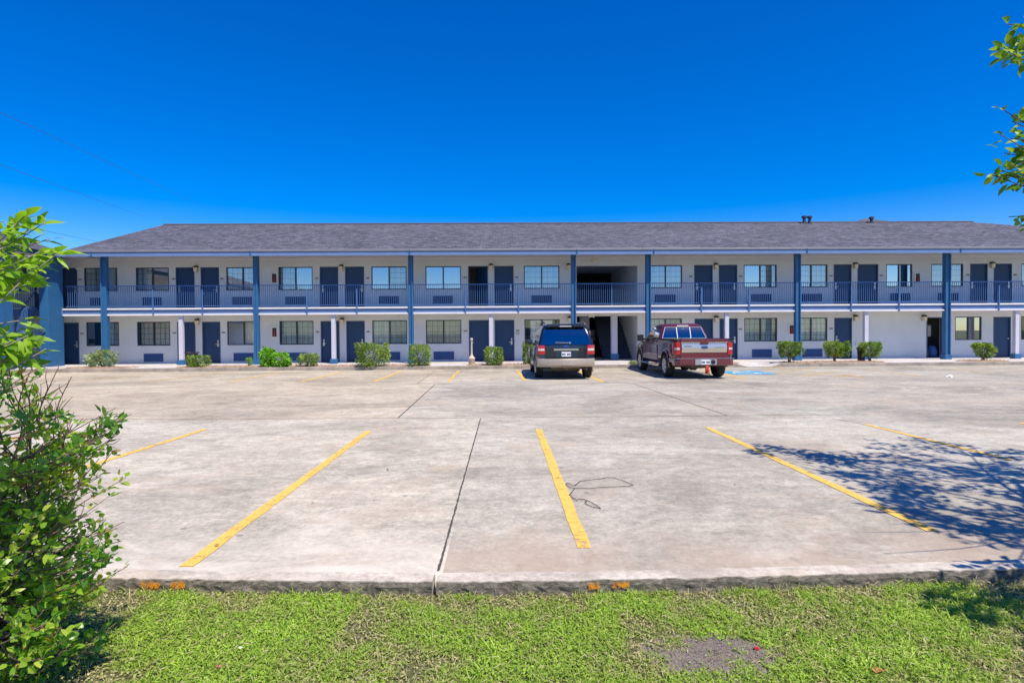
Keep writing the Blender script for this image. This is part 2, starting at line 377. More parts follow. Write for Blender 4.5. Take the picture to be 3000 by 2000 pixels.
def kerb_seg(x0, x1):
    n = max(8, int((x1 - x0) / .045)); xx = np.linspace(x0, x1, n)
    top = MB(); face = MB(); A = []; B = []
    for x in xx:
        y = kx(x); j = rgh.normal(0, .003); e = rgh.normal(0, .004)
        A.append([(x, y + .30, -.03), (x, y + .175, -.03), (x, y + .155, .085), (x, y + .135, .118 + e * .3), (x, y + .05, .122), (x, y + .006 + j, .118 + e * .5), (x, y + .006 + j, .0)][1:])
        B.append([(x, y + .003 + j, .112 + e), (x, y - .004 + j * 1.5, .085 + e), (x, y - .002 + rgh.normal(0, .004), .055), (x, y - .006 + rgh.normal(0, .004), .0)])
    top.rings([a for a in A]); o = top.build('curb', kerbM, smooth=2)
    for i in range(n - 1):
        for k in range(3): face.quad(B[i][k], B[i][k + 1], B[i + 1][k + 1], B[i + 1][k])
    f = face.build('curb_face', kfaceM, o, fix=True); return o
jx = G(1278, 1690, .1).x
k1 = struct(kerb_seg(-12, jx - .011)); k2 = struct(kerb_seg(jx + .011, 14))
orangeM = paintline('orange_spray_paint', (.72, .27, .012), .56)
def spray(px0, px1, z0, z1, par, seed):
    r = random.Random(seed); m = MB(); xa, xb = AT(px0, 1705, 3.5).x, AT(px1, 1705, 3.5).x
    for i in range(260):
        x = r.uniform(xa, xb); z = r.triangular(z0, z1); s = r.uniform(.0008, .0042); y = kx(x) - .013
        m.quad(*[(x + s * 1.5 * math.cos(t) * r.uniform(.5, 1.2), y, z + s * math.sin(t) * r.uniform(.5, 1.2)) for t in np.linspace(0, 2 * math.pi, 8)[:-1]])
    m.build('spray_paint_mark', orangeM, par, fix=False)
spray(385, 448, .055, .112, k1, 1); spray(480, 525, .06, .112, k1, 2); spray(1722, 1752, .06, .115, k2, 3); spray(1790, 1840, .07, .115, k2, 4)

def strip(name, a, b, width, mat, z=.0025, parent=lot, n=1, jit=0):
    a = Vector((a.x, a.y, z)); b = Vector((b.x, b.y, z)); d = (b - a).normalized(); s = Vector((-d.y, d.x, 0)) * width / 2; m = MB()
    for i in range(n):
        p, q = a.lerp(b, i / n), a.lerp(b, (i + 1) / n)
        m.quad(*[tuple(v) for v in (p - s, q - s, q + s, p + s)])
    if jit:
        r = random.Random(9); off = {}
        for i, v in enumerate(m.v):
            k = (round(v[0], 3), round(v[1], 3)); off.setdefault(k, (r.gauss(0, jit), r.gauss(0, jit))); m.v[i] = (v[0] + off[k][0], v[1] + off[k][1], v[2])
    o = m.build(name, mat, parent)
    if o.data.polygons[0].normal.z < 0: o.data.flip_normals()
    return o
# joints in the concrete
strip('pavement_joint', G(-600, 1232), G(1405, 1224), .02, jointM, n=60, jit=.004); strip('pavement_joint', G(1405, 1224), G(3600, 1204), .015, jointM, n=60, jit=.003)
strip('pavement_joint', G(-200, 1127), G(1270, 1125), .012, jointM); strip('pavement_joint', G(1270, 1124.5), G(2500, 1119), .022, jointM)
strip('pavement_joint', G(1274, 1126), G(1166, 1224), .026, sealM, n=120, jit=.003); strip('pavement_joint', G(1853, 1123), G(2131, 1217), .024, sealM, n=120, jit=.003)
strip('pavement_joint', G(1408, 1225), G(1284, 1672), .017, sealM, n=200, jit=.0022); strip('pavement_joint', G(1277, 1083), G(1222, 1124), .02, jointM)
strip('pavement_joint', G(1722, 1101), G(1785, 1122), .025, sealM); strip('pavement_joint', G(2440, 1226), G(2640, 1262), .014, jointM)
strip('pavement_joint', G(2900, 1196), G(3200, 1213), .016, jointM)
# painted stall lines
def line(p0, p1, mat=yellowM, w=.105): return strip('line_marking', G(*p0), G(*p1), w, mat, .005, n=24, jit=.0035)
line((545, 1660), (1080, 1263)); line((1712, 1605), (1578, 1257)); line((2735, 1557), (2072, 1252)); line((60, 1428), (603, 1257)); line((2960, 1347), (2535, 1243), w=.09); line((3400, 1322), (2990, 1238)); line((-900, 1480), (140, 1265))
line((1735, 1648), (1714, 1609), fadedM, .11); line((2860, 1610), (2742, 1561), fadedM, .1)
for p0, p1, mt in (((208, 1119), (440, 1095), yellowOldM), ((425, 1119), (648, 1091), yellowOldM), ((670, 1119), (828, 1090), yellowM), ((880, 1119), (997, 1090), yellowM),
                   ((1096, 1118), (1177, 1086), yellowM), ((1314, 1118), (1344, 1086), yellowM), ((1538, 1114), (1514, 1084), yellowM), ((1768, 1119), (1690, 1086), yellowM),
                   ((2190, 1111), (2060, 1083), yellowM), ((2535, 1105), (2200, 1071), yellowOldM), ((2700, 1102), (2515, 1081), yellowOldM), ((2900, 1094), (2780, 1079), yellowOldM)):
    line(p0, p1, mt)
for p0, p1 in (((2238, 1083), (2330, 1068)), ((2275, 1093), (2390, 1077)), ((2350, 1103), (2450, 1088)), ((2205, 1073), (2300, 1069)), ((2280, 1094), (2530, 1105)), ((2440, 1104), (2500, 1096))): line(p0, p1, yellowOldM, .10)
# accessible parking symbol
sc_ = G(2187, 1091.5); sx, sy = sc_.x, sc_.y
m = MB(); m.quad(*[(sx + a, sy + b, .004) for a, b in ((-.82, -.9), (.82, -.9), (.82, .9), (-.82, .9))]); symb = m.build('accessible_parking_symbol', blueLineM, lot)
m = MB()
def poly2(pts, wd):
    for a, b in zip(pts, pts[1:]):
        a = Vector((sx + a[0], sy + a[1], .008)); b = Vector((sx + b[0], sy + b[1], .008)); d = (b - a).normalized(); s = Vector((-d.y, d.x, 0)) * wd / 2; m.quad(*[tuple(v) for v in (a - s, b - s, b + s, a + s)])
poly2([(-.12, .62), (-.12, .05), (.28, .05), (.42, -.5), (.58, -.45)], .13); poly2([(-.12, .32), (.2, .32)], .11)
poly2([(-.12 + .42 * math.cos(t), -.18 + .42 * math.sin(t)) for t in np.linspace(R(120), R(385) - R(30), 14)], .11)
m.quad(*[(sx - .14 + .12 * math.cos(t), sy + .72 + .12 * math.sin(t), .0084) for t in np.linspace(0, 2 * math.pi, 12)[:-1]])
m.build('wheelchair_pictogram', whiteLineM, symb, fix=False)

# sidewalk, far kerb, ramp
def bx(px, Y=W, py=1000): return AT(px, py, Y).x
rx0, rx1 = bx(2188, KB), bx(2262, KB)
sw = MB(); XL, XR = -20.75, 40
sw.box(-30, rx0 - .5, KB + .15, 37, -.1, .15); sw.box(rx1 + .5, XR, KB + .15, 37, -.1, .15)
sw.box(rx0 - .5, rx1 + .5, KB + 1.8, 37, -.1, .15)
sw.quad((rx0, KB - .02, .012), (rx1, KB - .02, .012), (rx1, KB + 1.8, .15), (rx0, KB + 1.8, .15))
sw.quad((rx0 - .5, KB + .15, .15), (rx0, KB - .02, .012), (rx0, KB + 1.8, .15), (rx0 - .5, KB + 1.8, .15)); sw.quad((rx1 + .5, KB + .15, .15), (rx1 + .5, KB + 1.8, .15), (rx1, KB + 1.8, .15), (rx1, KB - .02, .012))
sw.box(-30, XL - .16, 6, KB + .15, -.1, .15)
struct(sw.build('sidewalk', walkM))
kb = MB(); kb.box(XL, rx0 - .45, KB, KB + .15, -.1, .154); kb.box(rx1 + .45, XR, KB, KB + .15, -.1, .154); kb.box(XL - .16, XL, 6, KB + .15, -.1, .153)
kb.quad((rx0 - .45, KB, 0), (rx0, KB, 0.012), (rx0 - .45, KB, .154)); kb.quad((rx1 + .45, KB, 0), (rx1, KB, .012), (rx1 + .45, KB, .154))
struct(kb.build('curb', pbr('far_curb_concrete', (.30, .26, .22), .9, noise=(1.8, .45), bump=(20, .4, .01)), bevel=.02))
for a, b in ((192, 395), (515, 1262), (1365, 1690), (1845, 2165), (2285, 2588), (2812, 2948)):
    xa, xb = bx(a, 26.3), bx(b, 26.3); m = MB(); n = max(6, int((xb - xa) / .12)); rr = random.Random(int(a))
    fr, bk = [], []
    for i in range(n + 1):
        x = xa + (xb - xa) * i / n; e = min(i, n - i) / 4; ed = min(1, e)
        yc = 26.35; hw = .62 * (math.sqrt(max(0.02, 1 - (1 - ed) ** 2)))
        fr.append((x, yc - hw + rr.gauss(0, .02) + .06, .156)); bk.append((x, yc + hw * 1.05 + rr.gauss(0, .04), .156))
    for i in range(n):
        zc = [.185 + rr.gauss(0, .012) for _ in range(2)]
        c0 = ((fr[i][0]), (fr[i][1] + bk[i][1]) / 2, .185); c1 = ((fr[i + 1][0]), (fr[i + 1][1] + bk[i + 1][1]) / 2, .185)
        m.quad(fr[i], fr[i + 1], c1, c0); m.quad(c0, c1, bk[i + 1], bk[i])
    o = m.build('mulch_bed', mulchM); o['kind'] = 'stuff'; tag(o, 'reddish wood chip mulch along the far curb in front of the motel', 'mulch', 'mulch beds along the motel curb')
    k = int((xb - xa) * 160); P = np.stack([RNG.uniform(xa + .15, xb - .15, k), RNG.uniform(25.85, 26.85, k), RNG.uniform(.17, .19, k)], 1)
    leaves('mulch_chips', P, np.stack([RNG.normal(0, 1, k), RNG.normal(0, 1, k), RNG.normal(.1, .25, k)], 1), RNG.uniform(.03, .08, k), RNG.uniform(.008, .02, k), mulchM, o, upbias=2)

# ================================================================== MOTEL
ZF = .15; ZS0, ZS1 = 2.53, 2.89; ZB0, ZB1 = 5.37, 5.53; ZE = 5.535
XW0, XW1 = -26.5, 37.0
motel = empty('motel_building', (6, W, 0), 'long two storey motel with blue columns, balcony walkway and grey shingle roof', 'motel')
def zW(y, px=1470): return AT(px, y, W).z
winsU = [(250, 347), (401, 498), (665.5, 762), (818, 918), (1090, 1193), (1248, 1352), (1536, 1640), (1902, 1999), (2179, 2275.6), (2330, 2424), (2595.5, 2672), (2727.6, 2821), (2991, 3085)]
winsL = [(253, 349), (402, 499), (666, 763), (819, 919), (1091, 1193), (1248, 1352), (1537, 1640), (1902, 1998), (2180.6, 2277), (2330, 2424), (2798, 2876), (2991, 3085)]
doorsU = [(182, 230), (518, 573), (591, 645), (939, 993), (1013, 1069), (1373, 1431), (1449.5, 1506), (2034, 2088), (2106, 2160), (2442, 2494), (2511.6, 2572), (2841, 2892), (2910, 2963)]
doorsL = [(186, 232), (520, 573), (593, 646), (940, 995), (1015, 1069), (1374, 1432.6), (1449.5, 1507), (2035, 2089), (2108, 2161), (2444, 2495.6), (2714, 2761), (2910, 2961)]
WU = (3.83, 5.0); WL = (1.06, 2.27); DU = (ZS1, 5.0); DL = (ZF, 2.25)
bz0, bz1 = bx(1690), bx(1868)
def X2(p): return bx(p[0]), bx(p[1])
holesL = [(*X2(p), *WL) for p in winsL] + [(*X2(p), *DL) for p in doorsL] + [(bz0, bz1, ZF, 2.42)]
lwU = [(bx(35), bx(82), 3.85, 5.0)]; lwD = [(bx(103.5), bx(122), ZS1, 5.0)]
holesU = [(*X2(p), *WU) for p in winsU] + [(*X2(p), *DU) for p in doorsU] + [(bz0, bz1, ZS1, 4.98)] + lwU + lwD
def wall(x0, x1, z0, z1, holes, Y, th=.2):
    m = MB(); xs = sorted({x0, x1} | {h[0] for h in holes} | {h[1] for h in holes})
    for a, b in zip(xs, xs[1:]):
        if b - a < 1e-6: continue
        hs_ = sorted([h for h in holes if h[0] < (a + b) / 2 < h[1]], key=lambda h: h[2]); z = z0
        for h in hs_:
            if h[2] > z + 1e-6: m.quad((a, Y, z), (b, Y, z), (b, Y, h[2]), (a, Y, h[2]))
            z = h[3]
        if z < z1: m.quad((a, Y, z), (b, Y, z), (b, Y, z1), (a, Y, z1))
    for a, b, c, d in holes:
        m.quad((a, Y, c), (a, Y + th, c), (a, Y + th, d), (a, Y, d)); m.quad((b, Y, c), (b, Y, d), (b, Y + th, d), (b, Y + th, c))
        m.quad((a, Y, d), (b, Y, d), (b, Y + th, d), (a, Y + th, d)); m.quad((a, Y, c), (a, Y + th, c), (b, Y + th, c), (b, Y, c))
    return m
wall(XW0, XW1, ZF - .1, 2.72, holesL, W).build('wall', wallM, motel, fix=False)
wall(XW0, XW1, 2.72, 5.62, holesU, W).build('wall', wallM, motel, fix=False)
# rooms behind (one dim strip each side of the passage), floors
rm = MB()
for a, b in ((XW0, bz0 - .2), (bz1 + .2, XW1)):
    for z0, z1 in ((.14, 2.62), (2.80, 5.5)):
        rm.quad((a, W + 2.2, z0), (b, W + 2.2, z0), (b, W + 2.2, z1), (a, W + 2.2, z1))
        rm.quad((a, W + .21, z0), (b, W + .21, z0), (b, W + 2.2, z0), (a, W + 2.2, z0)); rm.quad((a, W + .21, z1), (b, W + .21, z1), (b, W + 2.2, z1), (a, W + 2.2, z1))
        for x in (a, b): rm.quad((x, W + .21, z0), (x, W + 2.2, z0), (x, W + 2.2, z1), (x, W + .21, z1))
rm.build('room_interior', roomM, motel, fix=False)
# passage through the building
pm = MB(); PY = 43.4
for z0, z1 in ((ZF + .004, 2.5), (ZS1, 5.3)):
    for x in (bz0 - .001, bz1 + .001): pm.quad((x, W + .2, z0), (x, PY, z0), (x, PY, z1), (x, W + .2, z1))
    pm.quad((bz0, W + .2, z1), (bz1, W + .2, z1), (bz1, PY, z1), (bz0, PY, z1))
pm.quad((bz0, W + .2, ZS1 - .01), (bz0 + 2.1, W + .2, ZS1 - .01), (bz0 + 2.1, PY, ZS1 - .01), (bz0, PY, ZS1 - .01)); pm.quad((bz0 + 2.1, W + .2, ZS1 - .01), (bz1, W + .2, ZS1 - .01), (bz1, W + 1.2, ZS1 - .01), (bz0 + 2.1, W + 1.2, ZS1 - .01))
pm.build('passage', pbr('passage_paint', (.72, .73, .75), .8, noise=(1.5, .1)), motel, fix=False)
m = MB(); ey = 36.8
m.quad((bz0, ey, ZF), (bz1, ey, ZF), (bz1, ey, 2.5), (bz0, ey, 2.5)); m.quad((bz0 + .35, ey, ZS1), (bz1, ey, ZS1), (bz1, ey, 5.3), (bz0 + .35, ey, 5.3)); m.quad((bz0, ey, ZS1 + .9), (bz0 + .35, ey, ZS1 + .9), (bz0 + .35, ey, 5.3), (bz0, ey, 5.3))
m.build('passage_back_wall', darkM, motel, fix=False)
# inner stair along the right wall of the passage
st = MB(); sx0, sx1 = bz1 - 1.5, bz1 - .02; n = 14
for i in range(n): st.box(sx0, sx1, 31.0 + i * .29, 31.0 + (i + 1) * .29 + .02, ZF + i * .19, ZF + (i + 1) * .19 - .001)
st.bar((sx0 - .03, 30.9, .25), (sx0 - .03, 35.1, 3.0), .05, .25)
st.build('passage_stair', pbr('stair_paint', (.03, .045, .08), .6), motel)
lp = MB(); lx = bx(1797.5, 29.9); lp.box(lx - .15, lx + .15, W - .02, W + .28, ZF, 2.53); lp.build('passage_post', postM, motel)
m = MB(); m.box(lx - .2, lx + .2, W - .08, W + .33, ZF, .48); m.build('post_base', blueM, motel, bevel=.015)
# vending recess: dark glazed door and pale panel on the left side
m = MB(); m.box(bz0 + .62, bz0 + 1.15, 33.0, 33.1, 1.75, 2.48); m.build('pale_panel', wallM, motel)
gd = MB(); dx0, dx1 = bz0 + .35, bz0 + 1.5
for x in np.linspace(dx0, dx1, 4): gd.box(x - .03, x + .03, 33.2, 33.26, ZF, 1.75)
for z in np.linspace(.2, 1.72, 5): gd.box(dx0, dx1, 33.21, 33.25, z - .03, z + .03)
gdo = gd.build('passage_glazed_door', blackM, motel); m = MB(); m.quad((dx0, 33.24, ZF), (dx1, 33.24, ZF), (dx1, 33.24, 1.75), (dx0, 33.24, 1.75)); m.build('pane', glassBM, gdo)

# balcony slab and walkway ceilings
XS0, XS1 = bx(187, C), 37.0
m = MB(); m.box(XW0, XS1, C + .02, W + .19, ZS0 + .012, ZS1 - .004); m.build('balcony_slab', bandM, motel)
m = MB(); m.quad((XW0, C + .06, ZS0 + .006), (XS1, C + .06, ZS0 + .006), (XS1, W, ZS0 + .006), (XW0, W, ZS0 + .006)); m.build('walkway_ceiling', ceilM, motel)
m = MB(); m.quad((XW0, C + .12, 5.43), (XS1, C + .12, 5.43), (XS1, W, 5.43), (XW0, W, 5.43)); m.quad((XW0, 27.4, 5.535), (XS1, 27.4, 5.535), (XS1, C, 5.535), (XW0, C, 5.535)); m.build('walkway_ceiling', ceilM, motel)
for z0, z1 in ((ZS1 - .075, ZS1), (ZS0, ZS0 + .075)):
    m = MB(); m.box(XS0, XS1, C - .05, C + .045, z0, z1); m.build('balcony_edge_trim', trimM, motel, bevel=.006)
m = MB(); m.box(XS0 - .3, XS1, C - .05, C + .12, ZB0 + .06, ZB1); m.build('eave_beam', bandM, motel, bevel=.006)
m = MB(); m.box(XS0 - .1, XS1, 27.41, 27.46, 5.265, 5.47); m.build('fascia', bandM, motel, bevel=.004)
m = MB(); m.box(XS0, XS1, W - .05, W - .002, 5.36, 5.43); m.build('ceiling_molding', trimM, motel)
m = MB(); m.box(XS0, XS1, W - .04, W - .002, ZS0 - .05, ZS0 + .004); m.build('ceiling_molding', trimM, motel)

# tall columns
colx = [303.5, 749, 1203.5, 1682, 1901.5, 2340, 2779]
cpx = []
for px in colx:
    # px = visible centre; shift to the front face centre
    x = bx(px, C - .02); off = .10 * (x / 20) * 1.0; x = x - off if abs(x) > 2 else x; cpx.append(x)
    m = MB(); m.box(x - .115, x + .115, C - .12, C + .13, ZF, ZB0); co_ = m.build('column', blueM, motel, bevel=.012)
    m = MB(); m.box(x - .17, x + .17, C - .18, C + .19, ZF, ZF + .24); m.build('column_base', blueM, co_, bevel=.015)
    m = MB(); s = 1 if px > 310 else -1
    m.tube([(x + .07 * s, 27.40, 5.50), (x + .07 * s, 27.395, 5.30), (x + .07 * s, C - .10, 5.50), (x + .07 * s, C - .085, 5.25)], .045, 8); m.tube([(x + .075 * s, C - .17, 5.3), (x + .075 * s, C - .17, .3)], .03, 6)
    m.build('downspout', blueM, co_)
for px in (528, 976, 1439, 2131, 2540, 2982):
    x = bx(px, C + .1) - .05 * (bx(px) / 20); m = MB(); m.box(x - .095, x + .095, C + .05, C + .24, ZF, ZS0 + .01); o = m.build('short_post', postM, motel, bevel=.01)
    m = MB(); m.box(x - .16, x + .16, C - .01, C + .30, ZF, ZF + .24); m.build('post_base', blueM, o, bevel=.015)

# balcony railing, bay by bay
edges = [bx(187, C)] + cpx + [37.0]
RY = C + .02
for a, b in zip(edges, edges[1:]):
    a += .12; b -= .12; m = MB()
    m.box(a, b, RY - .02, RY + .02, 3.935, 3.975); m.box(a, b, RY - .016, RY + .016, 2.965, 2.995)
    n = int((b - a) / .102)
    for i in range(1, n):
        x = a + (b - a) * i / n; m.box(x - .0085, x + .0085, RY - .0085, RY + .0085, 2.995, 3.935)
    m.build('balcony_railing', railM, motel)
for px in (453, 597, 902, 1048, 1365, 1520, 2054, 2193, 2491, 2631, 2922):
    x = bx(px, C); m = MB(); m.box(x - .024, x + .024, C - .105, C - .055, ZS0 + .0, 3.76); m.box(x - .03, x + .03, C - .056, C + .0, 3.55, 3.62); m.build('railing_post', railM, motel)
x = bx(1793, C); m = MB(); m.box(x - .022, x + .022, RY - .022, RY + .022, ZS1, 3.94); m.build('railing_post', railM, motel)

# windows
def window(a, b, z0, z1, kind, i, par=motel):
    m = MB(); y0, y1 = W + .015, W + .075; t = .045
    m.box(a, a + t, y0, y1, z0, z1); m.box(b - t, b, y0, y1, z0, z1); m.box(a + t, b - t, y0, y1, z1 - t, z1); m.box(a + t, b - t, y0, y1, z0, z0 + t)
    mid = (a + b) / 2; m.box(mid - .03, mid + .03, y0 - .004, y1, z0 + t, z1 - t); f = m.build('window', wfrmM, par)
    bl, br_, grid, cur = kind
    for k, (p, q, refl) in enumerate(((a + t, mid - .03, bl), (mid + .03, b - t, br_))):
        g = MB(); g.quad((p, W + .05 + k * .012, z0 + t), (q, W + .05 + k * .012, z0 + t), (q, W + .05 + k * .012, z1 - t), (p, W + .05 + k * .012, z1 - t)); g.build('pane', glassBM if refl else (glassSkyM if z0 > 3 else glassM), f)
        if grid[k]:
            g = MB(); nx = 3
            for j in range(1, nx): x = p + (q - p) * j / nx; g.box(x - .008, x + .008, W + .068, W + .08, z0 + t, z1 - t)
            for j in range(1, 4): z = z0 + t + (z1 - z0 - 2 * t) * j / 4; g.box(p, q, W + .068, W + .08, z - .008, z + .008)
            g.build('muntin', muntM, f)
        if cur[k]:
            r = random.Random(i * 7 + k); c = MB(); n = 40; c0, c1 = cur[k][1], cur[k][2]; xa, xb = p + (q - p) * c0, p + (q - p) * c1; pts = []
            ph = r.random() * 6; fr = r.uniform(6.5, 9.5) * (q - p) / .8
            for j in range(n + 1):
                u = j / n; pts.append((xa + (xb - xa) * u, W + .135 + .022 * math.sin(u * fr * 6.28 * (c1 - c0) + ph) + .006 * math.sin(u * 41 + ph)))
            for j in range(n): c.quad((*pts[j], z0 - .02), (*pts[j + 1], z0 - .02), (*pts[j + 1], z1 + .0), (*pts[j], z1 + .0))
            c.build('curtain', cur[k][0], f, smooth=True, fix=False)
    return f
c_, y_, g_, d_ = curtM, curtYM, curtGM, drapeM
full = lambda k: ((k, 0, 1), (k, 0, 1))
KU = [(0, 0, (1, 0), ((c_, 0, 1), (c_, .1, .8))), (0, 1, (1, 0), ((c_, 0, 1), (d_, .25, 1))), (0, 0, (1, 1), full(c_)), (0, 1, (1, 0), ((c_, 0, .95), (d_, 0, 1))), (1, 0, (0, 1), ((d_, 0, 1), (c_, 0, 1))),
      (1, 1, (0, 0), ((c_, 0, 1), (c_, 0, 1))), (0, 0, (1, 1), full(c_)), (0, 0, (1, 1), full(c_)), (1, 0, (0, 1), ((d_, 0, 1), (c_, 0, .9))), (0, 0, (1, 1), full(c_)), (1, 1, (0, 0), ((d_, 0, .8), (d_, .35, 1))), (0, 0, (1, 1), full(c_)), (0, 0, (1, 1), full(c_))]
KL = [(1, 0, (0, 1), (None, (g_, 0, 1))), (0, 0, (1, 1), ((y_, .1, 1), (y_, 0, 1))), (1, 0, (0, 0), ((y_, .9, 1), (y_, 0, 1))), (0, 0, (1, 1), full(g_)), (0, 0, (1, 1), full(g_)), (0, 0, (1, 1), full(y_)),
      (0, 0, (1, 0), ((c_, .3, 1), (c_, 0, .6))), (0, 0, (1, 1), full(g_)), (0, 0, (1, 1), full(g_)), (0, 0, (1, 1), full(g_)), (1, 1, (0, 1), (None, None)), (0, 0, (1, 1), (None, None))]
for i, (p, k) in enumerate(zip(winsU, KU)): window(*X2(p), *WU, k, i)
for i, (p, k) in enumerate(zip(winsL, KL)): window(*X2(p), *WL, k, 50 + i)
window(*lwU[0], (1, 1, (0, 0), full(c_)), 99)

# doors
def door(a, b, z0, z1, side, opened=0, plain=False):
    m = MB(); t = .05; y0, y1 = W - .012, W + .11
    m.box(a, a + t, y0, y1, z0, z1); m.box(b - t, b, y0, y1, z0, z1); m.box(a + t, b - t, y0, y1, z1 - t, z1); fr = m
    if opened == 2: return fr.build('door_frame', dfrmM, motel)
    m = MB(); wdt = b - a - 2 * t
    if opened:
        ang = R(52); ca, sa = math.cos(ang), math.sin(ang); hx, hy = b - t, W + .1
        m.bar((hx, hy, (z0 + z1) / 2), (hx - wdt * ca, hy + wdt * sa, (z0 + z1) / 2), .045, z1 - z0 - .1); d = m.build('door', doorM, motel); fr.build('door_frame', dfrmM, d); return d
    m.box(a + t, b - t, W + .055, W + .10, z0 + .012, z1 - t); d = m.build('door', doorM, motel); fr.build('door_frame', dfrmM, d)
    hx = b - t - .09 if side > 0 else a + t + .09; h = MB(); zc = z0 + .98
    if plain: h.lathe([(.03, -.07), (.034, -.05), (.02, -.035), (.03, 0)], (hx, W + .055, zc), 'y', 10)
    else:
        h.box(hx - .045, hx + .045, W + .02, W + .056, zc - .14, zc + .06); h.box(hx - .035, hx + .035, W + .02, W + .056, zc + .09, zc + .19)
        h.bar((hx, W - .0, zc - .02), (hx - side * .13, W - .0, zc - .02), .02, .025)
    h.build('door_handle', steelM, d, bevel=.006); return d
sidU = [1, -1, 1, -1, 1, 0, 1, -1, 1, -1, 1, -1, 1]; sidL = [1, -1, 1, -1, 1, -1, 1, -1, 1, -1, 0, 1]
for i, p in enumerate(doorsU): door(*X2(p), *DU, sidU[i], 1 if i == 5 else 0)
for i, p in enumerate(doorsL): door(*X2(p), *DL, sidL[i], 2 if i == 10 else 0, i == 11)
door(*lwD[0][:2], *DU, 1)

# through-wall air conditioner grilles
def grille(a, b, z0, z1, dark):
    m = MB(); m.box(a, b, W - .03, W - .002, z0, z1); o = m.build('air_conditioner_grille', acM, motel, bevel=.008)
    m = MB(); n = 7
    for i in range(n): z = z0 + .03 + (z1 - z0 - .06) * (i + .5) / n; m.box(a + .03, b - .03, W - .05, W - .0305, z - .010, z + .010)
    m.build('louver', acDM if dark else acM, o)
for a, b in ((267, 323), (419, 477), (682, 740), (838, 897), (1111, 1170), (1270, 1328), (1558, 1618), (1919, 1980), (2201, 2260), (2349, 2408), (2606, 2665), (2747, 2807)): grille(bx(a), bx(b), 3.10, 3.50, 1)
for a, b in ((267, 323), (421, 478), (684, 742), (838, 898), (1111, 1172), (1270, 1330), (1558, 1618), (1919, 1980), (2203, 2261), (2350, 2409)): grille(bx(a), bx(b), .25, .66, 0)

# room number plates
plateM = pbr('room_plate', (.42, .36, .28), .5); inkM = pbr('plate_ink', (.12, .09, .07), .6)
def plate(px, z):
    x = bx(px); m = MB(); m.box(x - .09, x + .09, W - .014, W - .002, z - .045, z + .045); o = m.build('room_number_plate', plateM, motel)
    m = MB()
    for j in range(3): m.box(x - .06 + j * .045, x - .03 + j * .045, W - .0165, W - .0145, z - .022, z + .022)
    m.build('plate_mark', inkM, o)
for px in (238, 511, 653, 930, 1079, 1364, 1515, 2024, 2169, 2434, 2581, 2834, 2972): plate(px, 4.42)
for px in (241, 512, 655, 930.5, 1079, 1364, 1517, 2169, 2435): plate(px, 1.70)
o = None; x = bx(1517); m = MB(); m.box(x - .1, x + .1, W - .014, W - .002, 1.52, 1.6); m.build('room_number_plate', plateM, motel)

# roof
def uvmesh(name, quads, parent):
    m = MB(); [m.quad(*q) for q in quads]; o = m.build(name, roofM, parent, fix=False); uv = o.data.uv_layers.new(name='UVMap'); me = o.data
    for p in me.polygons:
        nrm = p.normal; h = Vector((-nrm.y, nrm.x, 0)); h = h.normalized() if h.length > 1e-6 else Vector((1, 0, 0)); u = nrm.cross(h)
        for li in p.loop_indices:
            v = me.vertices[me.loops[li].vertex_index].co; uv.data[li].uv = (v.dot(h), v.dot(u))
    return o
YE = 27.42; SLP = .333; YR = YE + 8.0; ZRD = ZE + .02 + 8.0 * SLP; rl = AT(480, 668, YR).x; rr_ = AT(2850, 662, YR).x; YBK = YR + 8.0
el = rl + .05; er = rr_ + 8.0
e0 = ZE + .03
roof = uvmesh('roof', [((el, YE, e0), (er, YE, e0), (rr_, YR, ZRD), (rl, YR, ZRD)), ((er, YE, e0), (er, YBK, e0), (rr_, YR, ZRD)), ((er, YBK, e0), (el, YBK, e0), (rl, YR, ZRD), (rr_, YR, ZRD))], motel)
m = MB(); m.tube([(rl, YR, ZRD + .005), (rr_, YR, ZRD + .005)], .07, 6); m.build('ridge_cap', pbr('ridge_shingle', (.085, .08, .10), .9), roof)
# gable end wall and rake board
m = MB(); m.quad((el + .2, YE + .5, 5.4), (el + .2, YBK - .5, 5.4), (el + .2, YBK - .5, e0), (el + .2, YR, ZRD - .15), (el + .2, YE + .5, e0)); m.build('gable', blueM, motel, fix=False)
m = MB(); m.bar((el, YE, e0 - .08), (rl, YR, ZRD - .09), .04, .18); m.build('rake_board', bandM, roof)
# gutter and soffit board
m = MB(); m.box(el, er, YE - .05, YE + .05, 5.46, e0 - .004); m.build('gutter', gutM, roof, bevel=.015)
# back and end walls
m = MB(); m.quad((XW1, W, 0), (XW1, YBK - .6, 0), (XW1, YBK - .6, 5.6), (XW1, W, 5.6)); m.quad((XW0, YBK - .6, 0), (bz0, YBK - .6, 0), (bz0, YBK - .6, 5.6), (XW0, YBK - .6, 5.6)); m.quad((bz1, YBK - .6, 0), (XW1, YBK - .6, 0), (XW1, YBK - .6, 5.6), (bz1, YBK - .6, 5.6)); m.build('wall', wallM, motel, fix=False)
# roof vent pipes
def vent(px, Y, h):
    x = AT(px, 655, Y).x; z = ZRD - (YR - Y) * SLP; m = MB(); m.lathe([(.16, 0), (.16, .02), (.09, .06), (.085, h - .15), (.15, h - .14), (.15, h - .03), (.05, h)], (x, Y, z - .02), 'z', 12); o = m.build('roof_vent', pbr('vent_pipe', (.05, .06, .08), .5, .3), roof, smooth=2)
    m = MB(); m.quad((x - .22, Y - .25, z - .25 * SLP + .012), (x + .22, Y - .25, z - .25 * SLP + .012), (x + .22, Y + .2, z + .2 * SLP + .012), (x - .22, Y + .2, z + .2 * SLP + .012)); m.build('flashing', gutM, o)
vent(2356, YR - .35, .5); vent(2372, YR - .45, .5); vent(2553, YR - .3, .42)

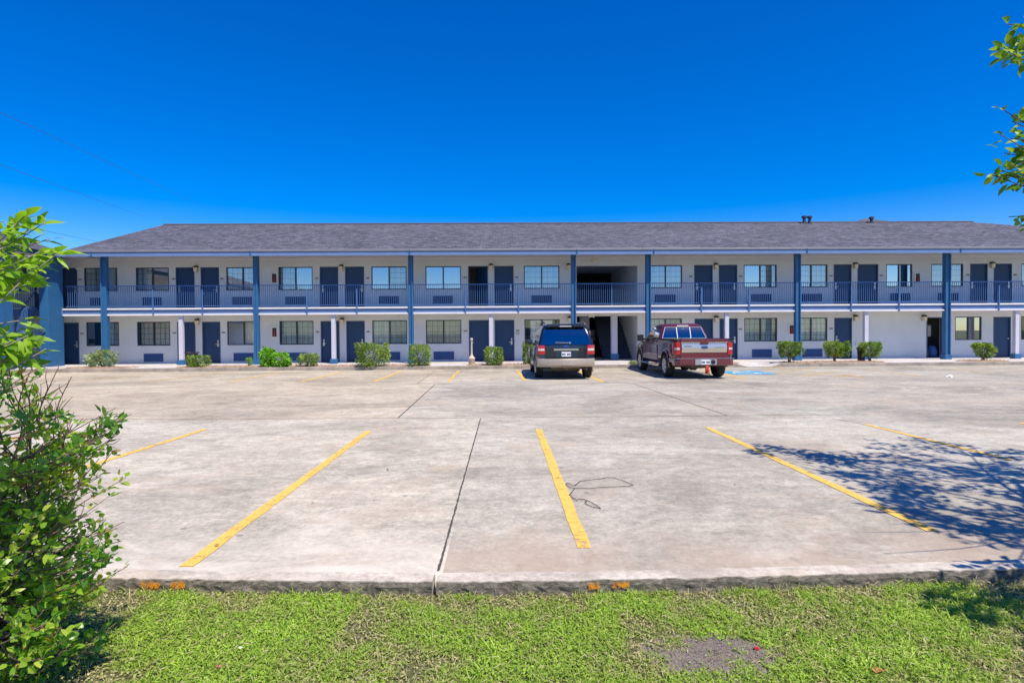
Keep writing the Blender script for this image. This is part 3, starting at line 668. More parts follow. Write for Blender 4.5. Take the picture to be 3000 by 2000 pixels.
# storage things seen through the open lower doorway
x0, x1 = X2(doorsL[10])
m = MB(); m.box(x0 + .02, x0 + .62, W + .50, W + .58, 1.25, 1.85); m.box(x0 + .08, x0 + .56, W + .47, W + .502, 1.31, 1.79)
tag(m.build('notice_board', pbr('board_face', (.42, .44, .42), .6, noise=(4, .2)), bevel=.01), 'pale framed board hanging inside the open lower storage doorway', 'board')
def bag(name, x, y, r, h, mat, lab):
    k = 14; m = MB(); rg = random.Random(int(x * 100)); rings = []
    for i in range(7):
        t = i / 6; rad = r * math.sin(math.pi * (.22 + .66 * t)) ** .7; rings.append([(x + rad * math.cos(a) * (1 + rg.gauss(0, .08)), y + rad * math.sin(a), ZF + h * t) for a in np.linspace(0, 2 * math.pi, k + 1)[:-1]])
    m.rings(rings); tag(m.build(name, mat, smooth=True), lab, 'bag')
bag('laundry_bag', x0 + .58, W + .42, .27, .62, pbr('blue_cloth', (.03, .10, .30), .8), 'blue stuffed bag on the floor of the open storage doorway')
bag('refuse_bag', x0 + .24, W + .40, .19, .4, pbr('dark_bag', (.03, .035, .05), .4), 'small dark bag left of the blue bag in the storage doorway')

# ---------------------------------------------------------------- fixtures on the motel
lt = empty('wall_lamp', (0, 0, 0), '', 'wall lamp', 'wall lamps on the motel')
m = MB(); m.box(-.07, .07, -.02, 0, -.16, .14); m.lathe([(.03, .14), (.11, .10), (.115, .06)], (0, -.10, 0), 'z', 8); m.box(-.11, .11, -.21, -.02, .04, .06)
m.build('lamp_bracket', lampM, lt, world=False)
m = MB(); m.rings([[(-.085, -.185, .04), (.085, -.185, .04), (.085, -.025, .04), (-.085, -.025, .04)], [(-.07, -.17, -.17), (.07, -.17, -.17), (.07, -.03, -.17), (-.07, -.03, -.17)]]); m.build('lamp_shade', lglassM, lt, world=False)
LL = [(580, 4.94, 'upstairs wall lamp between the two doors left of the second tall column'), (1003.5, 4.96, 'upstairs wall lamp between the two doors left of the third tall column'), (1440, 4.97, 'upstairs wall lamp between the open door and the closed door beside it'),
      (1667, 4.97, 'upstairs wall lamp just left of the passage opening'), (2096, 4.95, 'upstairs wall lamp above the parked maroon pickup'), (2503, 4.95, 'upstairs wall lamp right below the roof vent pair, between two doors'), (2902, 4.95, 'rightmost wall lamp on the upper floor'),
      (581, 2.27, 'ground floor wall lamp above the slotted trash can by the short post'), (1004, 2.28, 'ground floor wall lamp above the largest clipped shrub'), (1669, 2.28, 'ground floor wall lamp left of the passage opening, above the dark SUV'),
      (2097, 2.26, 'ground floor wall lamp directly above the maroon pickup'), (2504, 2.26, 'ground floor wall lamp on the right edge of a single door'), (2704, 2.24, 'ground floor wall lamp beside the open storage doorway')]
for i, (px, z, lab) in enumerate(LL):
    loc = (bx(px), W - .003, z)
    if i == 0: lt.location = loc; lt['label'] = lab
    else: dup(lt, loc, lab)
el_ = empty('emergency_light', (bx(1743.5), W - .003, 5.24), 'cream emergency light box on the wall above the upstairs passage opening', 'emergency light')
m = MB(); m.box(-.15, .15, -.10, 0, -.07, .10); m.build('light_housing', pbr('cream_plastic', (.78, .72, .58), .5), el_, world=False, bevel=.015)
m = MB()
for s in (-1, 1): m.lathe([(.03, -.14), (.05, -.12), (.05, -.06)], (s * .09, 0, -.05), 'y', 10)
m.build('lamp_head', whiteM, el_, world=False)
dup(el_, (bx(1733, W - .3), W - .3, 2.44), 'cream emergency light box under the slab in the ground floor passage')
lt2 = empty('bulkhead_light', (bx(237), W - .003, 4.96), 'white oblong wall light by the upstairs door beside the big corner pillar', 'wall light')
m = MB(); m.box(-.14, .14, -.09, 0, -.06, .06); m.build('light_diffuser', whiteM, lt2, world=False, bevel=.02)
fe = empty('extinguisher_cabinet', (0, 0, 0), '', 'fire cabinet', 'fire extinguisher cabinets on the motel wall')
m = MB(); t = .045
for a in ((-.16, -.16 + t, -.27, .27), (.16 - t, .16, -.27, .27), (-.16 + t, .16 - t, .27 - t, .27), (-.16 + t, .16 - t, -.27, -.27 + t)): m.box(a[0], a[1], -.06, 0, a[2], a[3])
m.build('cabinet_frame', whiteM, fe, world=False); m = MB(); m.box(-.115, .115, -.02, -.004, -.225, .225); m.build('cabinet_back', pbr('cabinet_inside', (.06, .05, .055), .6), fe, world=False)
ex = MB(); ex.lathe([(.02, -.2), (.042, -.19), (.044, .0), (.025, .04), (.018, .08)], (0, -.045, 0), 'z', 10); ex.build('extinguisher', redM, fe, world=False, smooth=2)
for i, (px, py, lab) in enumerate(((804.5, 815, 'upstairs white fire extinguisher cabinet right of the second tall column'), (805, 973, 'ground floor white fire extinguisher cabinet above the bright green weeds'), (2318, 965, 'ground floor fire extinguisher cabinet touching the left of a tall column, above a shrub'), (2687, 814, 'upstairs fire extinguisher cabinet near the right end, above blank wall'))):
    p = AT(px, py, W - .003)
    if i == 0: fe.location = p; fe['label'] = lab
    else: dup(fe, p, lab)

# ================================================================== LEFT WING
X1 = AT(143, 1000, 27.4).x; xl = AT(117, 1000, 27.4).x
wing = empty('motel_wing', (X1 - 3, 24, 0), 'motel wing at the left edge with big blue corner pillars and an outdoor stair', 'motel wing')
yb = 27.4 + .95
m = MB(); m.box(xl, X1, 27.4, yb, ZF, 5.55); m.build('corner_pillar', blueM, wing, bevel=.01)
y2 = min(np.linspace(22, 27, 200), key=lambda Y: abs(AT(40, 1000, Y).x - X1)); m = MB(); m.box(X1 - .45, X1, y2 - 1.0, y2, ZF, 5.55); m.box(X1 - .46, X1 + .012, y2 - .53, y2 - .47, ZF, 5.5); m.build('corner_pillar', blueM, wing)
for k in range(3):
    yk = y2 - 5 - 5 * k; m = MB(); m.box(X1 - .4, X1, yk - .5, yk, ZF, 5.55); m.build('column', blueM, wing, bevel=.01)
ex_ = X1 + .42
wroof = uvmesh('roof', [((ex_, 6, e0), (ex_, YE + .02, e0), (ex_ - 8, YE + .02, e0 + 8 * SLP), (ex_ - 8, 6, e0 + 8 * SLP)), ((ex_ - 8, 6, e0 + 8 * SLP), (ex_ - 8, YE + .02, e0 + 8 * SLP), (ex_ - 16, YE + .02, e0), (ex_ - 16, 6, e0))], wing)
m = MB(); m.box(ex_ - .05, ex_ + .05, 6, YE + .02, 5.44, e0 - .004); m.build('gutter', gutM, wroof)
m = MB(); m.bar((ex_, YE + .03, e0 - .08), (ex_ - 8, YE + .03, e0 + 8 * SLP - .08), .04, .2); m.build('rake_board', bandM, wroof)
m = MB(); m.quad((ex_ - .3, YE - .3, 5.4), (ex_ - 15, YE - .3, 5.4), (ex_ - 15, YE - .3, e0), (ex_ - 8, YE - .3, e0 + 7.7 * SLP), (ex_ - .3, YE - .3, e0)); m.build('gable', blueM, wing, fix=False)
m = MB(); m.box(X1 - .12, X1 + .02, 6, 27.39, 5.30, 5.53); m.build('eave_beam', blueM, wing)
m = MB(); m.quad((X1 - 3.2, 6, 5.32), (X1 - .1, 6, 5.32), (X1 - .1, 27.4, 5.32), (X1 - 3.2, 27.4, 5.32)); m.build('walkway_ceiling', ceilM, wing)
m = MB(); m.quad((X1 - 1.6, 6, .1), (X1 - 1.6, 23.2, .1), (X1 - 1.6, 23.2, 5.4), (X1 - 1.6, 6, 5.4)); m.quad((X1 - 1.6, 23.2, .1), (X1 - 6, 23.2, .1), (X1 - 6, 23.2, 5.4), (X1 - 1.6, 23.2, 5.4)); m.build('wall', wallM, wing, fix=False)
m = MB(); m.box(X1 - 1.6, X1 - .02, 6, 23.2, ZS0, ZS1); m.build('balcony_slab', bandM, wing)
# outdoor stair rising to the right between the pillars
p0 = AT(52, 1000, 26.6).x; p1 = AT(121, 935, 26.6).x
zs0, zs1 = AT(62, 985, 26.6).z, AT(118, 940, 26.6).z; slope = (zs1 - zs0) / (AT(118, 940, 26.6).x - AT(62, 985, 26.6).x)
zz = lambda x: zs0 + slope * (x - AT(62, 985, 26.6).x)
m = MB(); xa, xb = p0, X1 - .2
m.bar((xa, 26.55, zz(xa)), (xb, 26.55, zz(xb)), .06, .26); m.build('stair_stringer', bandM, wing); m = MB(); m.bar((xa, 27.35, zz(xa)), (xb, 27.35, zz(xb)), .06, .26); m.build('stair_stringer', bandM, wing)
m = MB(); n = 8
for i in range(n):
    x = xa + (xb - xa) * (i + .5) / n; m.box(x - .15, x + .15, 26.6, 27.3, zz(x) + .03, zz(x) + .08)
m.build('stair_tread', bandM, wing)
m = MB(); m.bar((xa, 26.52, zz(xa) + .17), (xb, 26.52, zz(xb) + .17), .03, .03); m.bar((xa, 26.52, zz(xa) + 1.0), (xb, 26.52, zz(xb) + 1.0), .04, .05); m.box(xa - .03, xa + .03, 26.49, 26.55, zz(xa) - .1, zz(xa) + 1.0)
n = 9
for i in range(1, n): x = xa + (xb - xa) * i / n; m.box(x - .011, x + .011, 26.51, 26.53, zz(x) + .17, zz(x) + 1.0)
m.build('stair_railing', railM, wing)
m = MB(); m.box(p0 - 1.6, p0 + .05, 26.4, 27.45, zz(p0) - .3, zz(p0) - .05); m.build('stair_landing', bandM, wing)
m = MB(); xq = AT(62, 1050, 26.55).x
for dx in (0, .22): m.box(xq + dx - .03, xq + dx + .03, 26.45, 26.52, ZF, zz(p0) - .06)
m.build('landing_post', railM, wing)
# second railing of the upper walkway seen behind the stair
m = MB(); xa, xb = bx(-60, C), xl + .0
m.box(xa, xb, C - .02, C + .02, 3.935, 3.975); m.box(xa, xb, C - .015, C + .015, 2.965, 2.995)
for i in range(1, int((xb - xa) / .102)): x = xa + .102 * i; m.box(x - .0085, x + .0085, C - .0085, C + .0085, 2.995, 3.935)
m.build('balcony_railing', railM, wing)
m = MB(); a, b = AT(58, 912, 27.9), AT(103, 853, 27.9); m.bar(a, b, .04, .05)
m.bar(a - Vector((0, 0, .75)), b - Vector((0, 0, .75)), .05, .2); m.build('stair_handrail', railM, wing)

# building beyond the ridge: only its hip roof shows
bp = AT(2533, 640, 62); db = empty('distant_building', (bp.x, 66, 0), 'peaked grey roof of another building rising behind the motel ridge', 'building')
hz = bp.z; er_ = hz - 2.4; hx = 6.5
uvmesh('roof', [((bp.x - hx, 55.5, er_), (bp.x + hx, 55.5, er_), (bp.x, 62, hz)), ((bp.x + hx, 55.5, er_), (bp.x + hx, 68.5, er_), (bp.x, 62, hz)), ((bp.x + hx, 68.5, er_), (bp.x - hx, 68.5, er_), (bp.x, 62, hz)), ((bp.x - hx, 68.5, er_), (bp.x - hx, 55.5, er_), (bp.x, 62, hz))], db)
m = MB(); m.box(bp.x - hx + .5, bp.x + hx - .5, 56, 68, 0, er_ + .15); m.build('wall', wallM, db)

# overhead wires
for k, (p, q) in enumerate((((12, 335), (536, 577)), ((0, 483), (369, 616)), ((-40, 640), (262, 703)))):
    a = AT(*p, 30); b = AT(*q, 70); d = (b - a); a2 = a - d * .5; b2 = b + d * .4; pts = []
    for i in range(25):
        t = i / 24; pt = a2.lerp(b2, t); pts.append(pt)
    m = MB(); m.tube(pts, .0125, 5); tag(m.build('power_line', pbr('wire', (.05, .055, .07), .7)), ('upper thin overhead power line sloping down across the sky at left', 'lower thin overhead power line sloping down across the sky at left', 'short thin power line just above the left roof valley')[k], 'power line', 'overhead power lines')

# ================================================================== VEHICLES
navyM = pbr('navy_car_paint', (.004, .008, .018), .22, 0, coat=1)
maroonM = pbr('maroon_car_paint', (.115, .010, .021), .25, .15, coat=1)
tanM = pbr('tan_car_paint', (.36, .30, .24), .4, .2, noise=(6, .12), coat=.5)
underM = pbr('underbody', (.035, .03, .026), .9, noise=(9, .5)); mudM = pbr('muddy_metal', (.14, .105, .07), .9, noise=(14, .45))
tailM = pbr('tail_lens_red', (.42, .008, .012), .15, coat=1); tailWM = pbr('tail_lens_clear', (.62, .52, .50), .15, coat=1)
satinM = pbr('satin_silver', (.55, .54, .52), .28, .85); plateWM = pbr('licence_plate', (.70, .71, .74), .4); plateKM = pbr('plate_characters', (.05, .05, .09), .5)
badgeM = pbr('blue_badge', (.02, .05, .22), .2, coat=1)
def ring_sec(y, w, zb, zt, crown=.03, tuck=.86, dz=.12, top=.90, n=3):
    """half body section mirrored to a closed ring (x, y, z)"""
    h = [(tuck * w, zb), (w * .985, zb + dz), (w, zb + (zt - zb) * .45), (w * .99, zt - .16), (w * .965, zt - .05), (w * top, zt), (w * .45, zt + crown), (0, zt + crown * 1.2)]
    pts = [(x, y(z) if callable(y) else y, z) for x, z in h]
    return pts + [(-x, yy, z) for x, yy, z in pts[-2::-1]]
def lerp(a, b, t): return a + (b - a) * t
def rrect(x, y0, y1, r, z, k=5, rf=None):
    rf = rf or r; pts = []
    for cx, cy, a0, rad in ((x - r, y0 + r, -90, r), (x - rf, y1 - rf, 0, rf), (-x + rf, y1 - rf, 90, rf), (-x + r, y0 + r, 180, r)):
        for i in range(k + 1): a = R(a0 + 90 * i / k); pts.append((cx + rad * math.cos(a), cy + rad * math.sin(a), z))
    return pts
def cutwells(o, ys, r, w, z):
    for y in ys:
        m = MB(); m.lathe([(r, -w - .2), (r, -w + .32)], (0, y, z), 'x', 28); m.lathe([(r, w - .32), (r, w + .2)], (0, y, z), 'x', 28)
        c = m.build('cutter', underM); b = o.modifiers.new('well', 'BOOLEAN'); b.object = c; b.operation = 'DIFFERENCE'; b.solver = 'EXACT'; c.data.materials[0] = underM
        b.material_mode = 'TRANSFER' if hasattr(b, 'material_mode') else b.material_mode
        c.parent = o.parent
        bpy.context.view_layer.update()
        me = bpy.data.meshes.new_from_object(o.evaluated_get(bpy.context.evaluated_depsgraph_get())); o.modifiers.clear(); old = o.data; o.data = me; me.name = old.name
        bpy.data.objects.remove(c)
    o.data.set_sharp_from_angle(angle=R(35))
def wheel(par, x, y, r, wd, side):
    k = 32; s = side; m = MB()
    m.lathe([(r * .66, x - wd / 2), (r * .93, x - wd / 2), (r * .985, x - wd / 2 + .03), (r, x - wd / 4), (r, x + wd / 4), (r * .985, x + wd / 2 - .03), (r * .93, x + wd / 2), (r * .66, x + wd / 2)], (0, y, r), 'x', k, cap=False)
    t = m.build('wheel', rubberM, par, smooth=2, world=False)
    rm = MB(); xo = x + s * (wd / 2 - .015)
    rm.lathe([(r * .68, xo - s * .10), (r * .70, xo), (r * .66, xo + s * .008), (r * .60, xo - s * .02), (r * .58, xo - s * .10)], (0, y, r), 'x', k, cap=False)
    for i in range(6):
        a = 2 * math.pi * i / 6 + .3
        for da in (-.13, .13):
            p = (xo - s * .02, y + math.cos(a) * .06, r + math.sin(a) * .06); q = (xo - s * .012, y + math.cos(a + da) * r * .62, r + math.sin(a + da) * r * .62); rm.bar(p, q, .055, .03, up=(1, 0, 0))
    rm.lathe([(.075, xo - s * .03), (.07, xo + s * .012), (.03, xo + s * .02)], (0, y, r), 'x', 16)
    rm.build('rim', pbr('silver_wheel_paint', (.62, .60, .57), .35, .25), t, world=False)
    d = MB(); d.lathe([(r * .58, xo - s * .09), (r * .58, xo - s * .085)], (0, y, r), 'x', 24); d.build('brake_disc', underM, t, world=False)
    return t
def pl(par, x0, x1, y, z0, z1, nm='licence_plate'):
    m = MB(); m.box(x0, x1, y - .012, y, z0, z1); o = m.build(nm, plateWM, par, world=False)
    m = MB(); n = 7; w_ = (x1 - x0)
    for i in range(n):
        if i == 3: continue
        xx = x0 + w_ * (.10 + .80 * i / (n - 1)); zc = (z0 + z1) / 2 - .005; m.box(xx - .016, xx + .016, y - .0135, y - .0125, zc - .035, zc + .035)
    m.build('plate_characters', plateKM, o, world=False); return o

# ---------------- dark SUV, seen from behind
RX = G(1647, 1105); suv = empty('parked_suv', (2.17, 20.72 + 1.48, 0), 'dark navy SUV with tan bumper parked nose to the curb, seen from behind', 'suv')
zr = lambda z: -2.62 + max(0, z - 1.0) * .18
secs = [ring_sec(lambda z: -2.60 + max(0, z - .9) * .15, .90, .58, 1.14), ring_sec(-2.48, .975, .52, 1.17), ring_sec(-2.0, 1.0, .46, 1.18), ring_sec(-1.0, 1.0, .42, 1.17), ring_sec(.2, 1.0, .42, 1.16), ring_sec(1.1, 1.0, .42, 1.16), ring_sec(1.7, .99, .44, 1.15), ring_sec(2.35, .96, .46, 1.08), ring_sec(2.58, .88, .5, .98), ring_sec(2.63, .78, .56, .86)]
m = MB(); m.rings(secs); body = m.build('body', navyM, suv, smooth=2, world=False); cutwells(body, (-1.48, 1.55), .47, 1.0, .40)
gl = [(1.165, .945, -2.56, 1.42), (1.45, .875, -2.47, .98), (1.72, .79, -2.36, .52), (1.82, .745, -2.27, .34), (1.865, .68, -2.12, .18), (1.885, .50, -1.9, -.05)]
m = MB(); m.rings([rrect(x, y0, y1, .09 if z < 1.8 else .2, z) for z, x, y0, y1 in gl]); m.build('cabin', navyM, suv, smooth=2, world=False)
def gat(z):
    for a, b in zip(gl, gl[1:]):
        if a[0] <= z <= b[0]: t = (z - a[0]) / (b[0] - a[0]); return [lerp(a[i], b[i], t) for i in range(4)]
def sidewin(par, name, y0b, y1b, y0t, y1t, z0, z1, side, gfun, mat, off=.006):
    m = MB(); ns = 5; rows = []
    for i in range(ns + 1):
        z = lerp(z0, z1, i / ns); x = gfun(z)[1] + off; rows.append([(side * x, lerp(y0b, y0t, i / ns), z), (side * x, lerp(y1b, y1t, i / ns), z)])
    for a, b in zip(rows, rows[1:]): m.quad(a[0], a[1], b[1], b[0])
    return m.build(name, mat, par, world=False, smooth=True)
for s in (-1, 1):
    sidewin(suv, 'side_window', -2.32, -1.35, -2.12, -1.32, 1.2, 1.72, s, gat, carGlassM); sidewin(suv, 'side_window', -1.28, -.25, -1.26, -.22, 1.2, 1.74, s, gat, carGlassM); sidewin(suv, 'side_window', -.17, .95, -.14, .40, 1.2, 1.72, s, gat, carGlassM)
m = MB(); rows = []
for i in range(7):
    z = lerp(1.19, 1.80, i / 6); g_4 = gat(z); xw = g_4[1] - .095 - (.09 if i == 6 else 0); rows.append([(x * xw, g_4[2] - .009, z) for x in np.linspace(-1, 1, 9)])
for a, b in zip(rows, rows[1:]):
    for j in range(8): m.quad(a[j], a[j + 1], b[j + 1], b[j])
m.build('rear_window', carGlassM, suv, world=False, smooth=True)
m = MB(); m.rings([[(-.66, -2.44, 1.79), (.66, -2.44, 1.79), (.64, -2.1, 1.865), (-.64, -2.1, 1.865)], [(-.66, -2.45, 1.825), (.66, -2.45, 1.825), (.62, -2.1, 1.90), (-.62, -2.1, 1.90)]]); sp = m.build('rear_spoiler', navyM, suv, world=False, bevel=.01)
m = MB(); m.box(-.20, .20, -2.462, -2.44, 1.795, 1.825); m.build('brake_light', tailWM, sp, world=False)
m = MB(); m.box(-.72, .72, -2.64, -2.595, .74, 1.10); hatch = m.build('tailgate_panel', navyM, suv, world=False, bevel=.03)
m = MB(); m.box(-.42, .42, -2.665, -2.635, .99, 1.065); m.build('chrome_strip', chromeM, hatch, world=False, bevel=.012)
m = MB(); m.box(-.36, .36, -2.652, -2.638, .76, .975); m.build('plate_recess', pbr('dark_teal_recess', (.01, .03, .045), .3), hatch, world=False)
m = MB(); m.box(-.84, -.54, -2.615, -2.598, 1.015, 1.05); m.box(.60, .78, -2.615, -2.598, 1.03, 1.06); m.build('nameplate', satinM, suv, world=False)
m = MB(); m.lathe([(.075, 0), (.08, .01), (.05, .015)], (0, 0, 0), 'y', 20); m.v = [(x * 1.25, -2.615 - (y * 1), z * .55 + 1.135) for x, y, z in m.v]; m.build('oval_badge', badgeM, suv, world=False)
pl(suv, -.155, .155, -2.653, .79, .945)
m = MB(); m.bar((-.36, -2.60, 1.265), (.12, -2.60, 1.25), .025, .022); m.lathe([(.035, -2.63), (.03, -2.55)], (.13, 0, 1.25), 'y', 10); m.build('wiper', pbr('wiper_arm', (.30, .30, .32), .4, .4), suv, world=False)
for s in (-1, 1):
    m = MB(); ns = 4; rows = []
    for z in np.linspace(.86, 1.17, 5): rows.append([(s * .72, -2.628 + max(0, z - 1) * .1, z), (s * .86, -2.622 + max(0, z - 1) * .1, z), (s * .955, -2.57, z), (s * .995, -2.42, z), (s * .94, -2.3, z), (s * .7, -2.5, z)])
    m.rings(rows); tl = m.build('tail_light', tailM, suv, smooth=2, world=False)
    m = MB(); m.rings([[(s * .735, -2.634, z), (s * .86, -2.629, z), (s * .95, -2.584, z), (s * .86, -2.57, z)] for z in (.985, 1.06)]); m.build('reversing_lens', tailWM, tl, world=False)
    m = MB(); m.tube([(s * .70, -2.2, 1.90), (s * .70, -1.9, 1.955), (s * .69, -.3, 1.945), (s * .66, 0, 1.87)], .022, 7); m.build('roof_rail', satinM if s > 0 else blackM, suv, world=False)
    m = MB(); m.rings([rrect(.13, -.05, .05, .03, z) for z in (-.1, -.06, .08, .11)]); m.v = [(x + s * 1.12, y + .98, z + 1.24) for x, y, z in m.v]; m.bar((s * .9, .98, 1.17), (s * 1.05, .98, 1.19), .08, .06); m.build('mirror', navyM, suv, world=False, smooth=2)
    m = MB(); m.box(s * 1.0 - .03, s * 1.0 + .035, -1.0, 1.02, .40, .60); m.build('rocker_panel', tanM, suv, world=False, bevel=.015)
    for y in (-1.48, 1.55):
        wheel(suv, s * .865, y, .395, .27, s)
        m = MB(); k = 18; A_ = [(-20 + 220 * i / k) for i in range(k + 1)]
        for a, b in zip(A_, A_[1:]):
            q = []
            for rr0, xo in ((.47, 1.015), (.56, 1.012), (.56, .985), (.47, .985)):
                q.append([(s * xo, y + rr0 * math.cos(R(t)), .40 + rr0 * math.sin(R(t))) for t in (a, b)])
            for u in range(3): m.quad(q[u][0], q[u][1], q[u + 1][1], q[u + 1][0])
        m.build('wheel_arch_trim', tanM, suv, world=False)
m = MB(); m.rings([[(-.99, -2.35, z0), (-.97, -2.60, z0), (-.80, -2.72 + f, z0), (0, -2.75 + f, z0), (.80, -2.72 + f, z0), (.97, -2.60, z0), (.99, -2.35, z0), (.6, -2.3, z0), (-.6, -2.3, z0)] for z0, f in ((.44, .05), (.50, .0), (.66, .0), (.715, .03), (.72, .1))])
bm_ = m.build('rear_bumper', tanM, suv, smooth=2, world=False)
m = MB(); m.box(-.70, .70, -2.70, -2.58, .722, .732); m.build('bumper_step', blackM, bm_, world=False)
m = MB(); m.box(-.17, .17, -2.765, -2.70, .42, .50); m.build('hitch_cover', mudM, bm_, world=False, bevel=.01)
m = MB(); m.box(-.85, .85, -2.3, 2.4, .34, .46); m.build('underbody', underM, suv, world=False)
m = MB(); m.tube([(-.72, -1.48, .36), (.72, -1.48, .36)], .06, 8); m.lathe([(.05, -.17), (.15, -.08), (.16, .08), (.05, .17)], (.05, -1.48, .36), 'x', 14); m.build('rear_axle', mudM, suv, world=False)
m = MB(); m.tube([(.55, -1.2, .40), (.55, -2.1, .38), (.70, -2.62, .36)], .04, 8); m.tube([(-.45, -1.9, .33), (.45, -1.9, .33)], .09, 10); m.build('exhaust_pipe', mudM, suv, world=False, smooth=2)
m = MB(); m.box(-.5, .5, -2.5, -2.42, .36, .43); m.box(-.06, .06, -2.7, -2.42, .36, .42); m.build('tow_receiver', mudM, suv, world=False)

# ---------------- maroon pickup, three-quarter rear view
tr = empty('pickup_truck', (6.79, 20.52 + 1.75, 0), 'maroon crew cab pickup with chrome tailgate band and tan lower trim', 'pickup truck')
ZB = 1.33
bed = [ring_sec(y, w_, zb, ZB, .0, .88, .12, .93) for y, w_, zb in ((-2.86, .93, .62), (-2.80, .97, .60), (-2.2, 1.0, .58), (-.80, 1.0, .52))]
m = MB(); m.rings(bed); b_ = m.build('truck_bed', maroonM, tr, smooth=2, world=False); cutwells(b_, (-1.75,), .49, 1.0, .41)
fr_ = [ring_sec(y, w_, zb, zt, .03, .9, .12, .90) for y, w_, zb, zt in ((-.77, .99, .5, 1.27), (0, 1.0, .48, 1.27), (1.0, 1.0, .48, 1.26), (1.6, .99, .48, 1.25), (2.4, .97, .5, 1.19), (2.75, .92, .52, 1.12), (2.92, .84, .56, 1.02))]
m = MB(); m.rings(fr_); b2 = m.build('body', maroonM, tr, smooth=2, world=False); cutwells(b2, (1.93,), .49, 1.0, .41)
tg = [(1.26, .94, -.79, 1.55), (1.50, .87, -.72, 1.20), (1.74, .78, -.62, .78), (1.84, .72, -.54, .58), (1.895, .64, -.40, .36), (1.915, .46, -.2, .1)]
m = MB(); m.rings([rrect(x, y0, y1, .12 if z < 1.8 else .18, z) for z, x, y0, y1 in tg]); m.build('cab', maroonM, tr, smooth=2, world=False)
def tat(z):
    for a, b in zip(tg, tg[1:]):
        if a[0] <= z <= b[0]: t = (z - a[0]) / (b[0] - a[0]); return [lerp(a[i], b[i], t) for i in range(4)]
for s in (-1, 1):
    sidewin(tr, 'side_window', -.60, .16, -.48, .13, 1.31, 1.77, s, tat, cabGlassM); sidewin(tr, 'side_window', .26, 1.15, .23, .66, 1.31, 1.77, s, tat, cabGlassM)
m = MB(); rows = []
for i in range(5):
    z = lerp(1.37, 1.76, i / 4); q = tat(z); rows.append([(x * (q[1] - .10), q[2] - .012, z) for x in np.linspace(-1, 1, 7)])
for a, b in zip(rows, rows[1:]):
    for j in range(6): m.quad(a[j], a[j + 1], b[j + 1], b[j])
rw = m.build('rear_window', carGlassM, tr, world=False)
m = MB()
def rbar(p, q): m.bar(p, q, .022, .022, up=(0, 1, 0))
q0, q1 = tat(1.36), tat(1.77); a0, a1 = q0[1] - .09, q1[1] - .09; y0_, y1_ = q0[2] - .02, q1[2] - .02
rbar((-a0, y0_, 1.36), (a0, y0_, 1.36)); rbar((-a1, y1_, 1.77), (a1, y1_, 1.77))
for s in (-1, 1): rbar((s * a0, y0_, 1.36), (s * a1, y1_, 1.77)); rbar((s * .25, y0_, 1.36), (s * .25, y1_, 1.77))
m.build('window_trim', satinM, rw, world=False)
m = MB(); m.box(-.22, .22, -.60, -.50, 1.79, 1.84); m.build('brake_light', tailWM, tr, world=False, bevel=.015)
# tailgate
m = MB(); m.box(-.80, .80, -2.905, -2.845, .70, 1.345); tgt = m.build('tailgate', maroonM, tr, world=False, bevel=.02)
m = MB(); m.rings([[(x, -2.90, .90), (x, -2.915, .90), (x, -2.945, 1.055), (x, -2.942, 1.07), (x, -2.908, 1.225), (x, -2.90, 1.225)] for x in (-.76, .76)]); m.build('chrome_band', pbr('tailgate_satin', (.62, .58, .50), .30, .75), tgt, world=False)
m = MB(); m.box(-.79, .79, -2.93, -2.902, 1.222, 1.245); m.build('chrome_strip', chromeM, tgt, world=False)
m = MB(); m.box(-.14, .14, -2.945, -2.92, 1.175, 1.28); m.build('tailgate_handle', maroonM, tgt, world=False, bevel=.015)
m = MB(); m.lathe([(.10, 0), (.105, .012), (.07, .02)], (0, 0, 0), 'y', 20); m.v = [(x * 1.15, -2.942 - y, z * .5 + 1.075) for x, y, z in m.v]; m.build('oval_badge', badgeM, tgt, world=False)
m = MB(); m.box(-.68, -.44, -2.942, -2.930, 1.09, 1.13); m.box(.36, .64, -2.950, -2.936, 1.055, 1.08); m.build('nameplate', pbr('nameplate_grey', (.25, .27, .28), .3, .6), tgt, world=False)
m = MB(); m.box(-.9, .9, -2.84, -.80, ZB + .003, ZB + .02)
for s in (-1, 1): m.box(s * .94 - .05, s * .94 + .05, -2.85, -.79, ZB - .02, ZB + .03)
m.build('bed_cover', blackM, tr, world=False)
